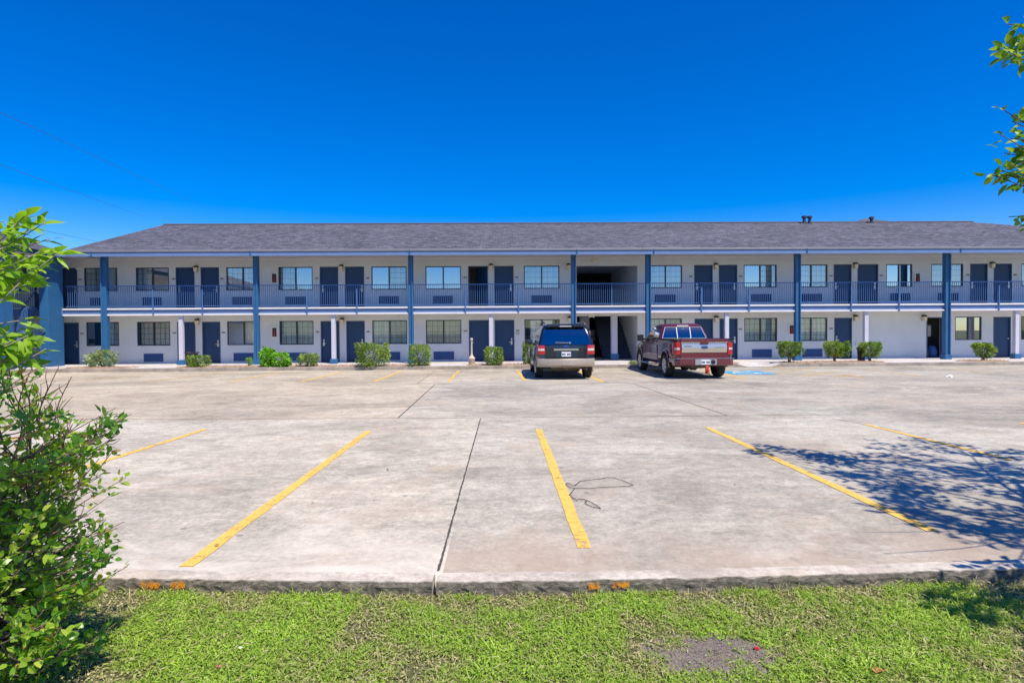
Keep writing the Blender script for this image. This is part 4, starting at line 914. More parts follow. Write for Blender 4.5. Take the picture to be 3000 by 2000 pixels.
for s in (-1, 1):
    m = MB(); m.rings([[(s * .80, -2.915, z), (s * .93, -2.90, z), (s * 1.005, -2.80, z), (s * 1.0, -2.62 - .08 * (1 - f), z), (s * .8, -2.7, z)] for z, f in ((.83, .2), (.90, .8), (1.18, 1), (1.235, .8))]); tl = m.build('tail_light', tailM, tr, world=False, bevel=.01)
    m = MB(); m.rings([[(s * .83, -2.924, z), (s * .92, -2.913, z), (s * .985, -2.83, z), (s * .9, -2.8, z)] for z in (.99, 1.06)]); m.build('reversing_lens', tailWM, tl, world=False)
    m = MB(); m.box(s * 1.0 - .012, s * 1.0 + .012, -.75, 1.40, .56, .74); m.build('lower_trim', tanM, tr, world=False, bevel=.005)
    m = MB(); m.box(s * .985 - .02, s * .985 + .02, -2.83, -2.27, .56, .70); m.build('lower_trim', tanM, tr, world=False, bevel=.005)
    m = MB(); m.tube([(s * 1.04, -1.15, .40), (s * 1.08, -1.0, .39), (s * 1.08, 1.25, .39), (s * 1.04, 1.4, .40)], .04, 8); m.tube([(s * 1.05, -.6, .40), (s * .85, -.6, .52)], .025, 6); m.tube([(s * 1.05, .9, .40), (s * .85, .9, .52)], .025, 6); m.build('step_bar', chromeM, tr, world=False, smooth=2)
    m = MB()
    m.rings([rrect(.12, -.05, .06, .03, z) for z in (-.13, -.09, .1, .13)]); m.v = [(x + s * 1.19, y + 1.08, z + 1.36) for x, y, z in m.v]; m.bar((s * .93, 1.08, 1.3), (s * 1.1, 1.08, 1.32), .07, .08); m.build('mirror', blackM, tr, world=False, smooth=2)
    for y0, y1 in ((-.72, .18), (.22, 1.42)):
        m = MB(); m.box(s * 1.001 - .008, s * 1.001 + .008, y0, y1, .76, 1.13); dd_ = m.build('door', maroonM, tr, world=False, bevel=.008)
        m = MB(); m.bar((s * 1.018, y0 + .04, 1.06), (s * 1.018, y0 + .24, 1.06), .03, .035); m.build('door_handle', chromeM, dd_, world=False)
    m = MB(); m.box(s * .998 - .006, s * .998 + .012, 1.5, 1.7, 1.06, 1.12); m.build('fender_badge', tailWM, tr, world=False)
    for y in (-1.75, 1.93):
        wheel(tr, s * .89, y, .405, .28, s)
        m = MB(); k = 18; A_ = [(-4 + 188 * i / k) for i in range(k + 1)]
        for a, b in zip(A_, A_[1:]):
            q = []
            for rr0, xo in ((.49, 1.03), (.57, 1.02), (.57, .985), (.49, .985)): q.append([(s * xo, y + rr0 * math.cos(R(t)), .41 + rr0 * math.sin(R(t))) for t in (a, b)])
            for u in range(3): m.quad(q[u][0], q[u][1], q[u + 1][1], q[u + 1][0])
        m.build('wheel_arch_trim', maroonM, tr, world=False)
m = MB(); m.rings([[(-1.0, -2.62, z), (-.985, -2.90, z), (-.85, -3.02 + f, z), (.85, -3.02 + f, z), (.985, -2.90, z), (1.0, -2.62, z), (.8, -2.6, z), (-.8, -2.6, z)] for z, f in ((.46, .05), (.50, 0), (.66, 0), (.69, .03))]); bp_ = m.build('rear_bumper', maroonM, tr, smooth=2, world=False)
m = MB(); m.box(-.97, .97, -3.025, -2.75, .692, .708); m.build('bumper_step', chromeM, bp_, world=False, bevel=.005)
m = MB(); m.box(-.34, .38, -3.035, -3.0, .49, .68); m.build('plate_recess', pbr('recess_steel', (.42, .42, .44), .35, .6), bp_, world=False)
pl(tr, -.15, .15, -3.037, .505, .66)
m = MB(); m.lathe([(.075, -3.05), (.08, -3.03), (.04, -3.055)], (.26, 0, .585), 'y', 14); m.build('trailer_plug', blackM, bp_, world=False)
m = MB(); m.bar((.02, -3.02, .42), (.02, -3.12, .42), .07, .07); m.box(-.04, .08, -3.17, -3.10, .20, .46); m.bar((.02, -3.13, .24), (.02, -3.28, .24), .08, .04); m.lathe([(.03, .25), (.03, .29), (.05, .31), (.04, .36)], (.02, -3.24, 0), 'z', 12); m.build('tow_hitch', pbr('red_hitch', (.50, .06, .035), .5), tr, world=False, bevel=.008)
m = MB(); m.box(-.8, .8, -2.6, 2.6, .40, .56); m.build('underbody', underM, tr, world=False)
m = MB(); m.tube([(-.75, -1.75, .40), (.75, -1.75, .40)], .06, 8); m.lathe([(.06, -.2), (.17, -.09), (.18, .09), (.06, .2)], (0, -1.75, .40), 'x', 14); m.build('rear_axle', mudM, tr, world=False)
m = MB(); m.lathe([(.28, -.11), (.36, -.10), (.36, .10), (.28, .11)], (0, 0, 0), 'z', 20); m.v = [(x - .1, y - 2.35, z * 1 + .46) for x, y, z in m.v]; m.build('spare_wheel', mudM, tr, world=False)
m = MB(); m.tube([(.5, -1.2, .45), (.62, -2.2, .44), (.9, -2.45, .42)], .04, 8); m.build('exhaust_pipe', mudM, tr, world=False)

# ================================================================== PLANTS ALONG THE MOTEL
def shrub(px0, px1, ytop, ybot, mat, label, n=900, leaf=.075, flat=False, narrow=0, trunk=False, tall=False, name='clipped_shrub', grp='shrubs along the motel curb', seed=0, Y=26.35):
    n = int(n * 1.9); rg = np.random.default_rng(seed + 40); b = G((px0 + px1) / 2, ybot, .17); Y = max(25.95, min(26.75, b.y)); c = AT((px0 + px1) / 2, ybot, Y)
    x0, x1 = AT(px0, ybot, Y).x, AT(px1, ybot, Y).x; zt = AT((px0 + px1) / 2, ytop, Y).z; zb = .16; cx = (x0 + x1) / 2; wr = (x1 - x0) / 2; h = zt - zb
    root = empty(name, (cx, Y, zb), label, 'shrub', grp)
    # lumpy volume: points in a super-ellipsoid with carved lobes
    P = []; t0 = .22 if trunk else 0
    lob = [(rg.uniform(-.7, .7), rg.uniform(-.6, .6), rg.uniform(.15, .9), rg.uniform(.35, .6)) for _ in range(9)]
    while len(P) < n:
        q = rg.uniform(-1, 1, (4000, 3)); q[:, 2] = (q[:, 2] + 1) / 2
        ex = 4 if flat else 2.2; wz = 1 - narrow * (1 - q[:, 2]); zz_ = (q[:, 2] * 2 - 1)
        if t0: zz_ = ((q[:, 2] - t0) / (1 - t0)) * 2 - 1
        r = (np.abs(q[:, 0] / wz) ** ex + np.abs(q[:, 1] / wz) ** ex + np.abs(zz_) ** ex) ** (1 / ex)
        nz = vnoise(q[:, 0] * 2.2 + 20, q[:, 2] * 3 + q[:, 1] * 2 + 20, seed); rr = r + (nz - .5) * .62 + (vnoise(q[:, 0] * 6 + 20, q[:, 2] * 7 + q[:, 1] * 5 + 20, seed + 5) - .5) * .3
        keep = (rr < 1) & (rr > .45) & (rg.random(4000) < .25 + .75 * np.clip((rr - .45) * 2.2, 0, 1))
        if tall: keep &= (rg.random(4000) < 1.1 - q[:, 2] * .7)
        P += list(q[keep])
    q = np.array(P[:n]); V = np.stack([q[:, 0] * wr, q[:, 1] * wr * .85, q[:, 2] * h], 1)
    D = unit(np.stack([q[:, 0], q[:, 1], (q[:, 2] - .35)], 1)) + rg.normal(0, .55, (n, 3)); D[:, 2] += .25
    var = np.clip(.75 * vnoise(q[:, 0] * 4 + 9, q[:, 2] * 5 + q[:, 1] * 3 + 9, seed + 3) + .1 + rg.normal(0, .2, n), 0, 1)
    leaves('foliage', V, D, rg.uniform(.6, 1.25, n) * leaf, rg.uniform(.22, .34, n) * leaf, mat, root, var, world=False)
    m = MB(); k = 9
    for i in range(k):
        a = rg.uniform(0, 6.28); r = wr * rg.uniform(.2, .7); z = h * rg.uniform(.5, .9)
        m.tube([(rg.normal(0, .03), rg.normal(0, .03), -.02), (math.cos(a) * r * .4, math.sin(a) * r * .4, z * .5), (math.cos(a) * r, math.sin(a) * r, z)], [.016, .011, .004], 5)
    m.build('stem', twigM, root, world=False); return root
shrub(262, 336, 1025, 1074, paleM, 'pale variegated rounded shrub by the door next to the corner pillar', 800, .09, seed=1)
shrub(555, 610, 1041, 1074, hedgeM, 'low clipped shrub in front of the slotted trash can', 800, .065, True, seed=2)
shrub(764, 800, 1020, 1073, weedM, 'taller half of the bright green weedy clump at the second tall column', 420, .13, tall=True, seed=3, name='leafy_weed')
shrub(798, 848, 1034, 1073, weedM, 'lower spreading half of the bright green weedy clump under the fire cabinet', 420, .12, tall=True, seed=4, name='leafy_weed')
shrub(874, 931, 1035, 1072, hedgeM, 'small round clipped shrub just right of the bright green weeds', 850, .065, seed=5)
shrub(1044, 1138, 1004, 1071, hedgeM, 'largest clipped shrub with a tuft sticking up on its right, below a window', 1700, .08, True, .12, seed=6)
shrub(1108, 1120, 986, 1008, weedM, 'upright tuft growing out of the top of the largest clipped shrub', 80, .10, seed=16, name='shoot') if 0 else None
shrub(1199, 1260, 1010, 1072, hedgeM, 'box shaped clipped shrub standing directly before the third tall column', 1300, .07, True, .05, seed=7)
shrub(1420, 1472, 1017, 1071, hedgeM, 'ragged shrub between the smokers post and the dark SUV', 800, .08, False, -.15, seed=8)
shrub(1533, 1566, 1000, 1066, hedgeM, 'tall narrow shrub partly hidden behind the left of the dark SUV', 600, .085, True, seed=9)
shrub(2279, 2346, 1001, 1061, hedgeM, 'clipped shrub in front of a tall column right of the blue parking symbol', 1200, .08, True, .42, trunk=True, seed=10)
shrub(2411, 2478, 1000, 1058, hedgeM, 'clipped shrub in the middle of the right mulch bed, before a single door', 1300, .08, True, .38, trunk=True, seed=11)
shrub(2518, 2576, 1003, 1057, hedgeM, 'clipped shrub hiding a trash can at the right end of a mulch bed', 1100, .08, True, .35, trunk=True, seed=12)
shrub(2854, 2909, 1006, 1054, hedgeM, 'small flat topped shrub on bare stems at the far right, by the last door', 800, .09, True, .6, trunk=True, seed=13)
shrub(1846, 1872, 1060, 1080, paleM, 'tiny pale plant at the curb beside the front wheel of the pickup', 90, .09, seed=14, name='small_plant')
shrub(1249, 1262, 1056, 1072, weedM, 'tiny weed sprouting in the mulch right of the box shaped shrub', 40, .07, seed=17, name='small_plant') if 0 else None
shrub(722, 738, 1048, 1068, weedM, 'tiny weed at the foot of the second tall column', 60, .08, seed=15, name='small_plant')

# ---------------------------------------------------------------- bins and smokers post
def can(px0, px1, y0, y1, lab):
    Y = 26.9; b = AT((px0 + px1) / 2, y1, Y); x0, x1 = AT(px0, y1, Y).x, AT(px1, y1, Y).x; r = (x1 - x0) / 2; h = AT(px0, y0, Y).z - .16
    t = empty('trash_can', (b.x, Y, .16), lab, 'trash can', 'slotted trash cans on the motel walkway'); n = 22; m = MB()
    for i in range(n):
        a = 2 * math.pi * i / n; c, s = math.cos(a), math.sin(a)
        m.tube([(c * r * .78, s * r * .78, .03), (c * r * .82, s * r * .82, h * .6), (c * r * .9, s * r * .9, h * .85), (c * r * 1.12, s * r * 1.12, h)], .014, 5)
    m.build('slatted_side', pbr('bin_metal', (.05, .045, .05), .45, .4), t, world=False)
    m = MB()
    for z, q in ((.04, .79), (h * .5, .82), (h * .84, .91)): m.lathe([(r * q - .008, z), (r * q + .018, z), (r * q + .018, z + .05), (r * q - .008, z + .05)], (0, 0, 0), 'z', 20)
    m.build('hoop', pbr('bin_metal', (.05, .045, .05)), t, world=False)
    m = MB(); m.lathe([(r * .7, .03), (r * .74, h * .86), (r * .66, h * .86), (r * .6, .05)], (0, 0, 0), 'z', 18); m.build('liner', blackM, t, world=False)
can(545, 580, 1031, 1072, 'dark slotted trash can with flared rim by the first short post'); can(2512, 2534, 1018, 1058, 'dark slotted trash can at the left of a clipped shrub on the right')
p = AT(1382, 1066, 26.6); t = empty('smokers_post', (p.x, 26.6, .17), 'beige smokers post with slim neck and round base beside a door', 'ashtray post')
sm = pbr('beige_plastic', (.50, .42, .36), .6, noise=(8, .08))
m = MB(); m.lathe([(.14, 0), (.15, .02), (.145, .20), (.16, .22), (.16, .28), (.09, .36), (.055, .42)], (0, 0, 0), 'z', 16); m.build('base', sm, t, world=False, smooth=2)
m = MB(); m.lathe([(.055, .42), (.042, .6), (.036, 1.05), (.06, 1.08), (.065, 1.16), (.04, 1.2)], (0, 0, 0), 'z', 14); m.build('neck', sm, t, world=False, smooth=2)

# ================================================================== FOREGROUND PLANTS
def stems(name, paths, mat, parent, world=True, k=5):
    m = MB()
    for pts, r0, r1 in paths: m.tube(pts, list(np.linspace(r0, r1, len(pts))), k)
    return m.build(name, mat, parent, smooth=True, fix=False)
def curve(a, b, bend, n=7, rg=random):
    a = Vector(a); b = Vector(b); d = b - a; out = []; L = d.length; o = Vector((rg.gauss(0, 1), rg.gauss(0, 1), rg.gauss(0, .5))) * L * bend
    w1 = Vector((rg.gauss(0, 1), rg.gauss(0, 1), rg.gauss(0, 1))) * L * .018
    for i in range(n + 1):
        t = i / n; out.append(a + d * t + o * math.sin(math.pi * t) + w1 * math.sin(7 * t) + Vector((0, 0, -.12 * L * math.sin(math.pi * t) * (1 if d.z < .5 * L else 0))))
    return out
def along(pts, t):
    f = t * (len(pts) - 1); i = min(int(f), len(pts) - 2); return pts[i].lerp(pts[i + 1], f - i), (pts[i + 1] - pts[i]).normalized()
# -- big glossy shrub at the lower left
rs = random.Random(21); SY = 2.62
base = Vector((-2.42, 2.72, .03)); bush = empty('garden_shrub', base, 'large glossy green shrub with bare twigs filling the lower left corner', 'shrub')
TIPS = []   # (px, py, depth, leafy)
prof = [(1085, 60), (1110, 140), (1150, 175), (1200, 205), (1250, 225), (1290, 290), (1330, 300), (1370, 190), (1410, 205), (1450, 185), (1500, 225), (1540, 205), (1580, 270), (1620, 300), (1660, 250), (1720, 225), (1780, 190), (1840, 225), (1890, 240), (1940, 205), (2000, 170), (2080, 150)]
tips3 = []
for py, pxm in prof:
    for k in range(11 if py > 1210 else 6):
        u = rs.random(); px = pxm - (u ** 1.3) * (pxm + 330); Y = SY + rs.uniform(-.42, .42) * (1 if k else .3)
        if k == 0: px = pxm
        px -= 26
        tips3.append((AT(px, py + rs.uniform(-25, 25), Y), True))
for px, py, Y in ((345, 1232, 2.6), (352, 1262, 2.62), (318, 1215, 2.6), (300, 1330, 2.55), (325, 1330, 2.6), (350, 1245, 2.6), (330, 1250, 2.55), (305, 1265, 2.6), (345, 1228, 2.58), (295, 1345, 2.6), (270, 1300, 2.6), (240, 1290, 2.6), (300, 1640, 2.5), (322, 1625, 2.5), (285, 1660, 2.5), (250, 1640, 2.55), (310, 1610, 2.5), (318, 1640, 2.55), (290, 1600, 2.5), (120, 1095, 2.5), (40, 1080, 2.4), (90, 1120, 2.6)): tips3.append((AT(px, py, Y), True))
for px, py, Y in ((380, 1208, 2.6), (345, 1212, 2.6), (302, 1222, 2.62), (218, 1212, 2.6), (225, 1220, 2.62), (198, 1124, 2.6), (170, 1070, 2.5), (247, 1395, 2.5), (365, 1520, 2.5), (305, 1512, 2.55), (265, 1505, 2.5), (250, 1500, 2.5), (20, 1075, 2.5), (217, 1163, 2.6), (205, 1100, 2.6), (180, 1150, 2.6), (240, 1230, 2.6), (262, 1222, 2.6), (275, 1260, 2.6), (372, 1225, 2.6), (330, 1200, 2.6), (235, 1500, 2.5), (280, 1490, 2.5), (340, 1535, 2.5), (260, 1420, 2.55), (130, 1060, 2.5), (60, 1050, 2.45), (95, 1075, 2.5)): tips3.append((AT(px, py, Y), False))
for i in range(260):
    a = rs.uniform(0, 6.28); r = rs.uniform(.25, .62); tips3.append((Vector((base.x + math.cos(a) * r, base.y + math.sin(a) * r * .75, rs.uniform(.15, 1.05))), True))
mains = []; paths = []
for i in range(16):
    a = rs.uniform(0, 6.28); top = base + Vector((math.cos(a) * rs.uniform(.1, .35), math.sin(a) * rs.uniform(.1, .3), rs.uniform(.6, 1.25))); pts = curve(base + Vector((rs.gauss(0, .06), rs.gauss(0, .06), 0)), top, .06, 8, rs); mains.append(pts); paths.append((pts, .013, .005))
LP, LD = [], []
for tp, leafy in tips3:
    best = None
    for _ in range(14):
        mp_ = rs.choice(mains); q, dd = along(mp_, rs.uniform(.15, 1)); 
        if q.z > tp.z + .05: continue
        sc = (tp - q).length
        if best is None or sc < best[0]: best = (sc, q)
    q = best[1] if best else base + Vector((0, 0, .02))
    pts = curve(q, tp, .05, 7, rs); L = (tp - q).length; paths.append((pts, .0045 if leafy else .004, .0016))
    if not leafy:
        for _ in range(3):
            s0, d0 = along(pts, rs.uniform(.55, .9)); paths.append((curve(s0, s0 + (d0 + Vector((rs.gauss(0, .35), rs.gauss(0, .3), rs.gauss(.35, .25)))).normalized() * rs.uniform(.04, .11), .05, 4, rs), .002, .001))
        continue
    nl = int(9 + L * 25)
    for j in range(nl):
        t = 1 - rs.random() ** 1.4 * min(1, .42 / max(L, .2)); pp, dd = along(pts, max(.02, t)); ax = Vector((rs.gauss(0, 1), rs.gauss(0, 1), rs.gauss(.2, .8))); ax = (ax - dd * ax.dot(dd) * .6).normalized()
        off = ax * rs.uniform(.0, .035); LP.append(pp + off); LD.append(dd * .55 + ax + Vector((0, 0, .25)))
        if j % 5 == 0: paths.append(([pp, pp + off], .0012, .0008))
LP = np.array(LP); LD = np.array(LD); n = len(LP)
patch = vnoise(LP[:, 0] * 5 + 30, LP[:, 2] * 5 + 30, 4)
var = np.clip(.15 + .75 * patch * RNG.uniform(.55, 1.25, n) + RNG.normal(0, .12, n), 0, .93); var[RNG.random(n) < .025] = 1
leaves('foliage', LP, LD, RNG.uniform(.018, .052, n), RNG.uniform(.0075, .016, n), shrubM, bush, var, fold=.12, fine=True)
stems('stem', paths, twigM, bush)
# -- sapling with pale leaves reaching in at the left edge
sb = Vector((-2.35, 2.05, .03)); sap = empty('sapling_tree', sb, 'sapling with pale yellow green leaves reaching in at the left edge', 'tree')
paths = [(curve(sb, (-2.28, 2.0, 2.9), .02, 9, rs), .022, .012)]; trunk = paths[0][0]; LP, LD, LL2 = [], [], []
def sprig(px, py, Y, n, spread=.05, q=None):
    n = int(n * .52)
    tp = AT(px, py, Y); q = q or along(trunk, min(.98, max(.1, (tp.z - .15) / 2.9)))[0]; pts = curve(q, tp, .04, 7, rs); paths.append((pts, .006, .0018))
    for j in range(n):
        t = 1 - rs.random() ** 1.2 * min(.3, .13 / max((tp - q).length, .1)); pp, dd = along(pts, t); ax = Vector((rs.gauss(0, 1), rs.gauss(0, .8), rs.gauss(-.1, .6))).normalized(); LP.append(pp + ax * .012); LD.append(dd * .9 + ax * .8 + Vector((0, 0, -.18))); LL2.append(rs.uniform(.055, .095))
for a in ((128, 652, 2.05, 26), (90, 640, 2.0, 24), (60, 655, 2.1, 26), (20, 670, 2.0, 24), (40, 690, 2.1, 20), (140, 690, 2.05, 10), (-40, 650, 2.1, 25), (30, 715, 2.0, 14), (95, 668, 2.15, 14),
          (180, 745, 2.0, 20), (150, 755, 2.05, 26), (120, 735, 2.0, 22), (90, 760, 2.1, 28), (60, 780, 2.0, 28), (45, 815, 2.05, 22), (20, 765, 2.0, 28), (10, 800, 2.1, 25), (60, 845, 2.0, 12), (-40, 780, 2.0, 30), (130, 790, 2.05, 10), (28, 735, 2.1, 16),
          (140, 1015, 2.0, 18), (105, 1000, 2.05, 24), (80, 985, 2.0, 22), (50, 960, 2.1, 26), (30, 1000, 2.0, 26), (10, 970, 2.0, 28), (55, 1040, 2.05, 20), (15, 1045, 2.0, 20), (-40, 1000, 2.1, 30), (45, 925, 2.0, 10), (85, 1020, 2.1, 14), (-20, 1040, 2.1, 20)): sprig(*a)
tw = curve(along(trunk, .66)[0], AT(137, 814, 2.0), .03, 8, rs); paths.append((tw, .005, .002)); n = len(LP)
leaves('foliage', np.array(LP), np.array(LD), np.array(LL2) * .9, np.array(LL2) * RNG.uniform(.12, .18, n), sapM, sap, np.clip(RNG.normal(.55, .28, n), 0, 1), fold=.25, droop=.25, fine=True)
stems('trunk', paths, pbr('sapling_bark', (.26, .22, .18), .8), sap)
# -- tree just out of frame at the right; its shade lies on the concrete
rt = random.Random(5); tb = Vector((5.15, 3.35, .03)); tree = empty('shade_tree', tb, 'tree at the right edge whose sprays of leaves hang against the sky', 'tree')
fork = Vector((5.35, 3.55, 2.2)); paths = [([tb, tb + Vector((.03, .04, .7)), Vector((5.22, 3.45, 1.5)), fork], .11, .075)]; LP, LD = [], []
SH = Vector((.35, -.5, 1.0))
def shp(px, py, h): s_ = G(px, py); return s_ + SH * h       # point whose shadow falls on that spot
ends = []
def vis(px, py, Y, n): ends.append((AT(px, py, Y), max(3, int(n * .62))))
for a in ((2945, 65, 5.6, 26), (2990, 60, 5.7, 30), (2940, 130, 5.6, 60), (2985, 120, 5.8, 50), (2970, 165, 5.7, 36), (2990, 150, 5.6, 30), (2926, 335, 5.8, 20), (2965, 350, 5.8, 40), (2995, 345, 5.9, 40), (2915, 393, 5.7, 3), (2968, 405, 5.7, 36), (2985, 430, 5.8, 50),
          (2950, 438, 5.7, 26), (2995, 455, 5.8, 40), (2885, 513, 5.7, 16), (2915, 500, 5.7, 30), (2945, 495, 5.7, 50), (2975, 490, 5.8, 46), (2955, 515, 5.8, 22), (2995, 497, 5.8, 40), (2985, 635, 5.6, 16), (2952, 632, 5.6, 3), (2980, 655, 5.6, 8)): vis(*a)
NV = len(ends)
for px0 in range(2385, 3900, 40):
    lo = (1322 if px0 < 2520 else 1288) + max(0, px0 - 2650) * .10; hi = min(1600, 1395 + (px0 - 2385) * .33 + (40 if px0 > 2540 else 0))
    for py0 in np.arange(lo, hi, 21):
        px, py = px0 + rt.gauss(0, 11), py0 + rt.gauss(0, 6)
        gap = vnoise(np.array([px / 85.]), np.array([py / 30.]), 8)[0]
        if gap < (.40 if px < 2620 else .27): continue
        for _ in range(40):
            h = rt.uniform(3.0, 5.8); p = shp(px, py, h); d = RC.transposed() @ (p - Vector((0, 0, CAMH)))
            if -d.z < .2: continue
            ix = CX + F * d.x / -d.z; iy = CY - F * d.y / -d.z
            if p.y > .8 and (ix > 3090 or iy < -90): ends.append((p, 15)); break
for px, py, h in ((2880, 1692, 2.2), (2915, 1680, 2.3), (2860, 1675, 2.2), (2700, 1790, 2.4), (2760, 1745, 2.5), (2850, 1760, 2.4), (2930, 1740, 2.5), (2960, 1800, 2.4), (2980, 1900, 2.4), (2800, 1830, 2.5), (2900, 1850, 2.5), (2520, 1557, 2.5), (2600, 1622, 2.3)): ends.append((shp(px, py, h), 0 if px < 2650 else 20))
limbs = []
for k in range(12):
    cands = [e for e in ends[NV:-13]]; tgt = rt.choice(cands)[0]; pts = curve(fork + Vector((0, 0, -rt.uniform(0, .5))), fork.lerp(tgt, rt.uniform(.75, .95)), .05, 8, rt); limbs.append(pts); paths.append((pts, .034, .010))
for e, nl in ends:
    low = any((e - q[0]).length < 1e-6 for q in ends[-13:])
    best = fork if low else min(((along(l, t)[0]) for l in limbs for t in (.25, .4, .55, .7, .85, 1)), key=lambda q: (q - e).length + (.6 if q.z > e.z + .4 else 0)); pts = curve(best, e, .06, 7, rt); paths.append((pts, .010, .004)); L = (e - best).length
    for j in range(nl):
        t = 1 - rt.random() ** 1.3 * min(.6, .45 / max(L, .3)); pp, dd = along(pts, t); ax = Vector((rt.gauss(0, 1), rt.gauss(0, 1), rt.gauss(0, .7))).normalized(); LP.append(pp + ax * rt.uniform(.01, .10)); LD.append(dd * .5 + ax)
for px0, py0, px1, py1 in ((2990, 1585, 2480, 1560), (3000, 1600, 2560, 1600)):      # bare low limbs
    a = shp(px0, py0, 1.9); b = shp(px1, py1, 2.3)
n = len(LP); leaves('crown', np.array(LP), np.array(LD), RNG.uniform(.075, .135, n), RNG.uniform(.024, .042, n), treeM, tree, np.clip(RNG.normal(.5, .27, n), 0, 1), fold=.2)
stems('trunk', paths, barkM, tree, k=7)

# ================================================================== LAWN BLADES AND LEAFLETS
def inside_patch(x, y):
    c = G(2095, 1925, .03); return ((x - c.x) / .23) ** 2 + ((y - c.y) / .15) ** 2 + (vnoise(x * 9 + 20, y * 9 + 20, 12) - .5) * 1.6 + (vnoise(x * 30 + 20, y * 30 + 20, 13) - .5) * 2.2
gx0, gx1, gy0 = -3.6, 4.4, 2.15
def field(n): 
    x = RNG.uniform(gx0, gx1, n); y = RNG.uniform(gy0, 3.62, n); ky = np.interp(x, [p.x for p in KP], [p.y for p in KP]); return x, y, ky
x, y, ky = field(240000); d1 = vnoise(x * 2.6 + 10, y * 2.6 + 10, 1); d2 = vnoise(x * 9 + 10, y * 9 + 10, 2); d3 = vnoise(x * 25, y * 25, 3)
lush = .5 * d1 + .3 * d2 + .2 * d3
ok = (y < ky - .012) & (inside_patch(x, y) > .8) & (RNG.random(len(x)) < np.clip((lush - .28) * 3.6, .22, 1))
x, y, lush, d2 = x[ok], y[ok], lush[ok], d2[ok]; n = len(x)
hgt = .012 + .035 * lush * RNG.random(n); tilt = RNG.normal(0, 1, (n, 2))
P = np.stack([x, y, .03 + hgt * RNG.random(n)], 1); D = np.stack([tilt[:, 0], tilt[:, 1], RNG.uniform(-.1, .9, n)], 1)
isbl = RNG.random(n) < .35
Ln = np.where(isbl, RNG.uniform(.020, .050, n), RNG.uniform(.009, .020, n)); Wn = np.where(isbl, RNG.uniform(.0012, .0024, n), RNG.uniform(.0035, .007, n))
D[isbl, 2] += .5
var = np.clip(.05 + .95 * (lush - .22) * 1.5 + RNG.normal(0, .14, n), 0, 1); dry = (RNG.random(n) < np.clip(.55 - lush, 0, .5) * 1.3); var[dry] = RNG.uniform(0, .2, dry.sum())
tall = RNG.random(n) < .012; Ln[tall] = RNG.uniform(.05, .10, tall.sum()); Wn[tall] = RNG.uniform(.0016, .003, tall.sum()); D[tall, 2] = RNG.uniform(.5, 1.3, tall.sum())
straw = RNG.random(n) < .02; Ln[straw] = RNG.uniform(.03, .08, straw.sum()); Wn[straw] = .0013; D[straw, 2] = RNG.uniform(0, .3, straw.sum()); P[straw, 2] += .015; var[straw] = RNG.uniform(0, .08, straw.sum())
o = leaves('grass', P, D, Ln, Wn, grassM, None, var, fold=.1, droop=.2, upbias=1.2); struct(o, 'stuff'); tag(o, 'short clover and grass lawn in front of the concrete curb', 'grass')
c = G(2095, 1925, .03); m = MB(); rr = np.random.default_rng(3); rings = []
for k in range(9):
    t = k / 8; rings.append([(c.x + .36 * t * math.cos(a) * (1 + .12 * math.sin(3 * a)), c.y + .25 * t * math.sin(a), .029 + .024 * (1 - t * t) + rr.normal(0, .003) * (k < 8)) for a in np.linspace(0, 2 * math.pi, 37)[:-1]])
m.rings(rings, cap=False); dp = m.build('dirt_patch', dirtM, lawn, fix=False, smooth=True); struct(dp)
k = 1500; a = RNG.uniform(0, 6.28, k); q = np.sqrt(RNG.random(k)) * 1.05
leaves('soil_crumbs', np.stack([c.x + .36 * q * np.cos(a), c.y + .25 * q * np.sin(a), .033 + .022 * (1 - q * q)], 1), np.stack([RNG.normal(0, 1, k), RNG.normal(0, 1, k), RNG.uniform(0, .8, k)], 1), RNG.uniform(.004, .012, k), RNG.uniform(.002, .005, k), dirtM, dp, upbias=1)
def litter(name, px, py, size, mat, lab, cat, z=.055, seed=1):
    r = random.Random(seed); p = G(px, py, z); m = MB(); n = 9; ring = [(p.x + size * math.cos(t) * r.uniform(.6, 1.1), p.y + size * math.sin(t) * r.uniform(.4, .8), z + r.uniform(-.3, .5) * size) for t in np.linspace(0, 6.28, n + 1)[:-1]]
    c = (p.x, p.y, z + size * .35)
    for i in range(n): m.quad(ring[i], ring[(i + 1) % n], c)
    o = m.build(name, mat, fix=False); sm_ = o.modifiers.new('thickness', 'SOLIDIFY'); sm_.thickness = .002; tag(o, lab, cat)
litter('candy_wrapper', 2218, 1897, .018, redM, 'small red wrapper on the grass beside the bare dirt patch', 'wrapper', seed=1)
litter('candy_wrapper', 643, 1950, .014, pbr('pink_paper', (.6, .12, .12), .5), 'tiny pink wrapper in the grass near the glossy shrub', 'wrapper', seed=2)
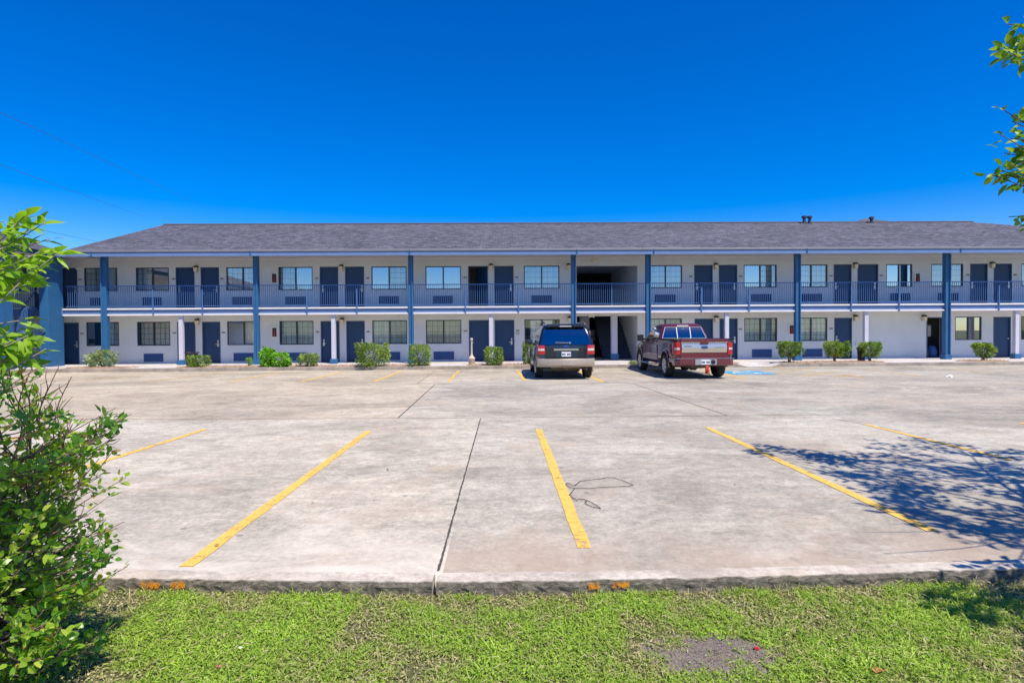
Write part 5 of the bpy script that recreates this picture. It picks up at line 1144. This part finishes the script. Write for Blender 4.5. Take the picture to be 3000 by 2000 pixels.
litter('paper_scrap', 706, 1896, .016, whiteM, 'pale scrap of paper lying in the lawn left of centre', 'paper', seed=3)
litter('paper_scrap', 1640, 1756, .018, whiteM, 'whitish scrap in the grass just below the curb near the middle', 'paper', .04, seed=7)
litter('dry_leaf', 2572, 1963, .035, pbr('dry_leaf_brown', (.42, .19, .06), .6, noise=(30, .3)), 'curled brown dry leaf on the lawn at the lower right', 'leaf', seed=4)
litter('paper_scrap', 2781, 1103, .12, whiteM, 'white paper lying on the far concrete at the right', 'paper', .02, seed=5)
# bits of leaf litter on the concrete
nb = 260; bxs = RNG.uniform(-12, 14, nb); bys = RNG.uniform(4.2, 24, nb)
o = leaves('debris', np.stack([bxs, bys, np.full(nb, .012)], 1), np.stack([RNG.normal(0, 1, nb), RNG.normal(0, 1, nb), np.full(nb, .1)], 1), RNG.uniform(.012, .045, nb), RNG.uniform(.004, .012, nb), pbr('litter_brown', (.10, .075, .05), .9), None, upbias=3); struct(o, 'stuff'); tag(o, 'scattered dry leaf bits across the concrete lot', 'debris')
# bent wire on the concrete
def pxz(l, z=.012): return [G(*p, z) for p in l]
wm = pbr('bent_wire', (.06, .05, .045), .6, .5); m = MB()
m.tube(pxz([(1686, 1420), (1700, 1408), (1735, 1404), (1760, 1402), (1775, 1398), (1795, 1398), (1825, 1407), (1852, 1418), (1855, 1420), (1840, 1423), (1800, 1425), (1755, 1427), (1725, 1430), (1684, 1429)]), .0032, 5)
m.tube(pxz([(1684, 1429), (1672, 1428), (1662, 1420), (1658, 1415), (1664, 1414), (1678, 1422), (1686, 1420)]), .0034, 5)
m.tube(pxz([(1684, 1429), (1672, 1445), (1668, 1448), (1680, 1458), (1690, 1464), (1695, 1461), (1712, 1462), (1720, 1466), (1714, 1470), (1722, 1478), (1742, 1485), (1760, 1489), (1750, 1480), (1735, 1472), (1720, 1465)]), .0034, 5)
tag(m.build('wire_hanger', wm, smooth=True, fix=False), 'bent loop of rusty wire lying on the concrete by a yellow line', 'wire')
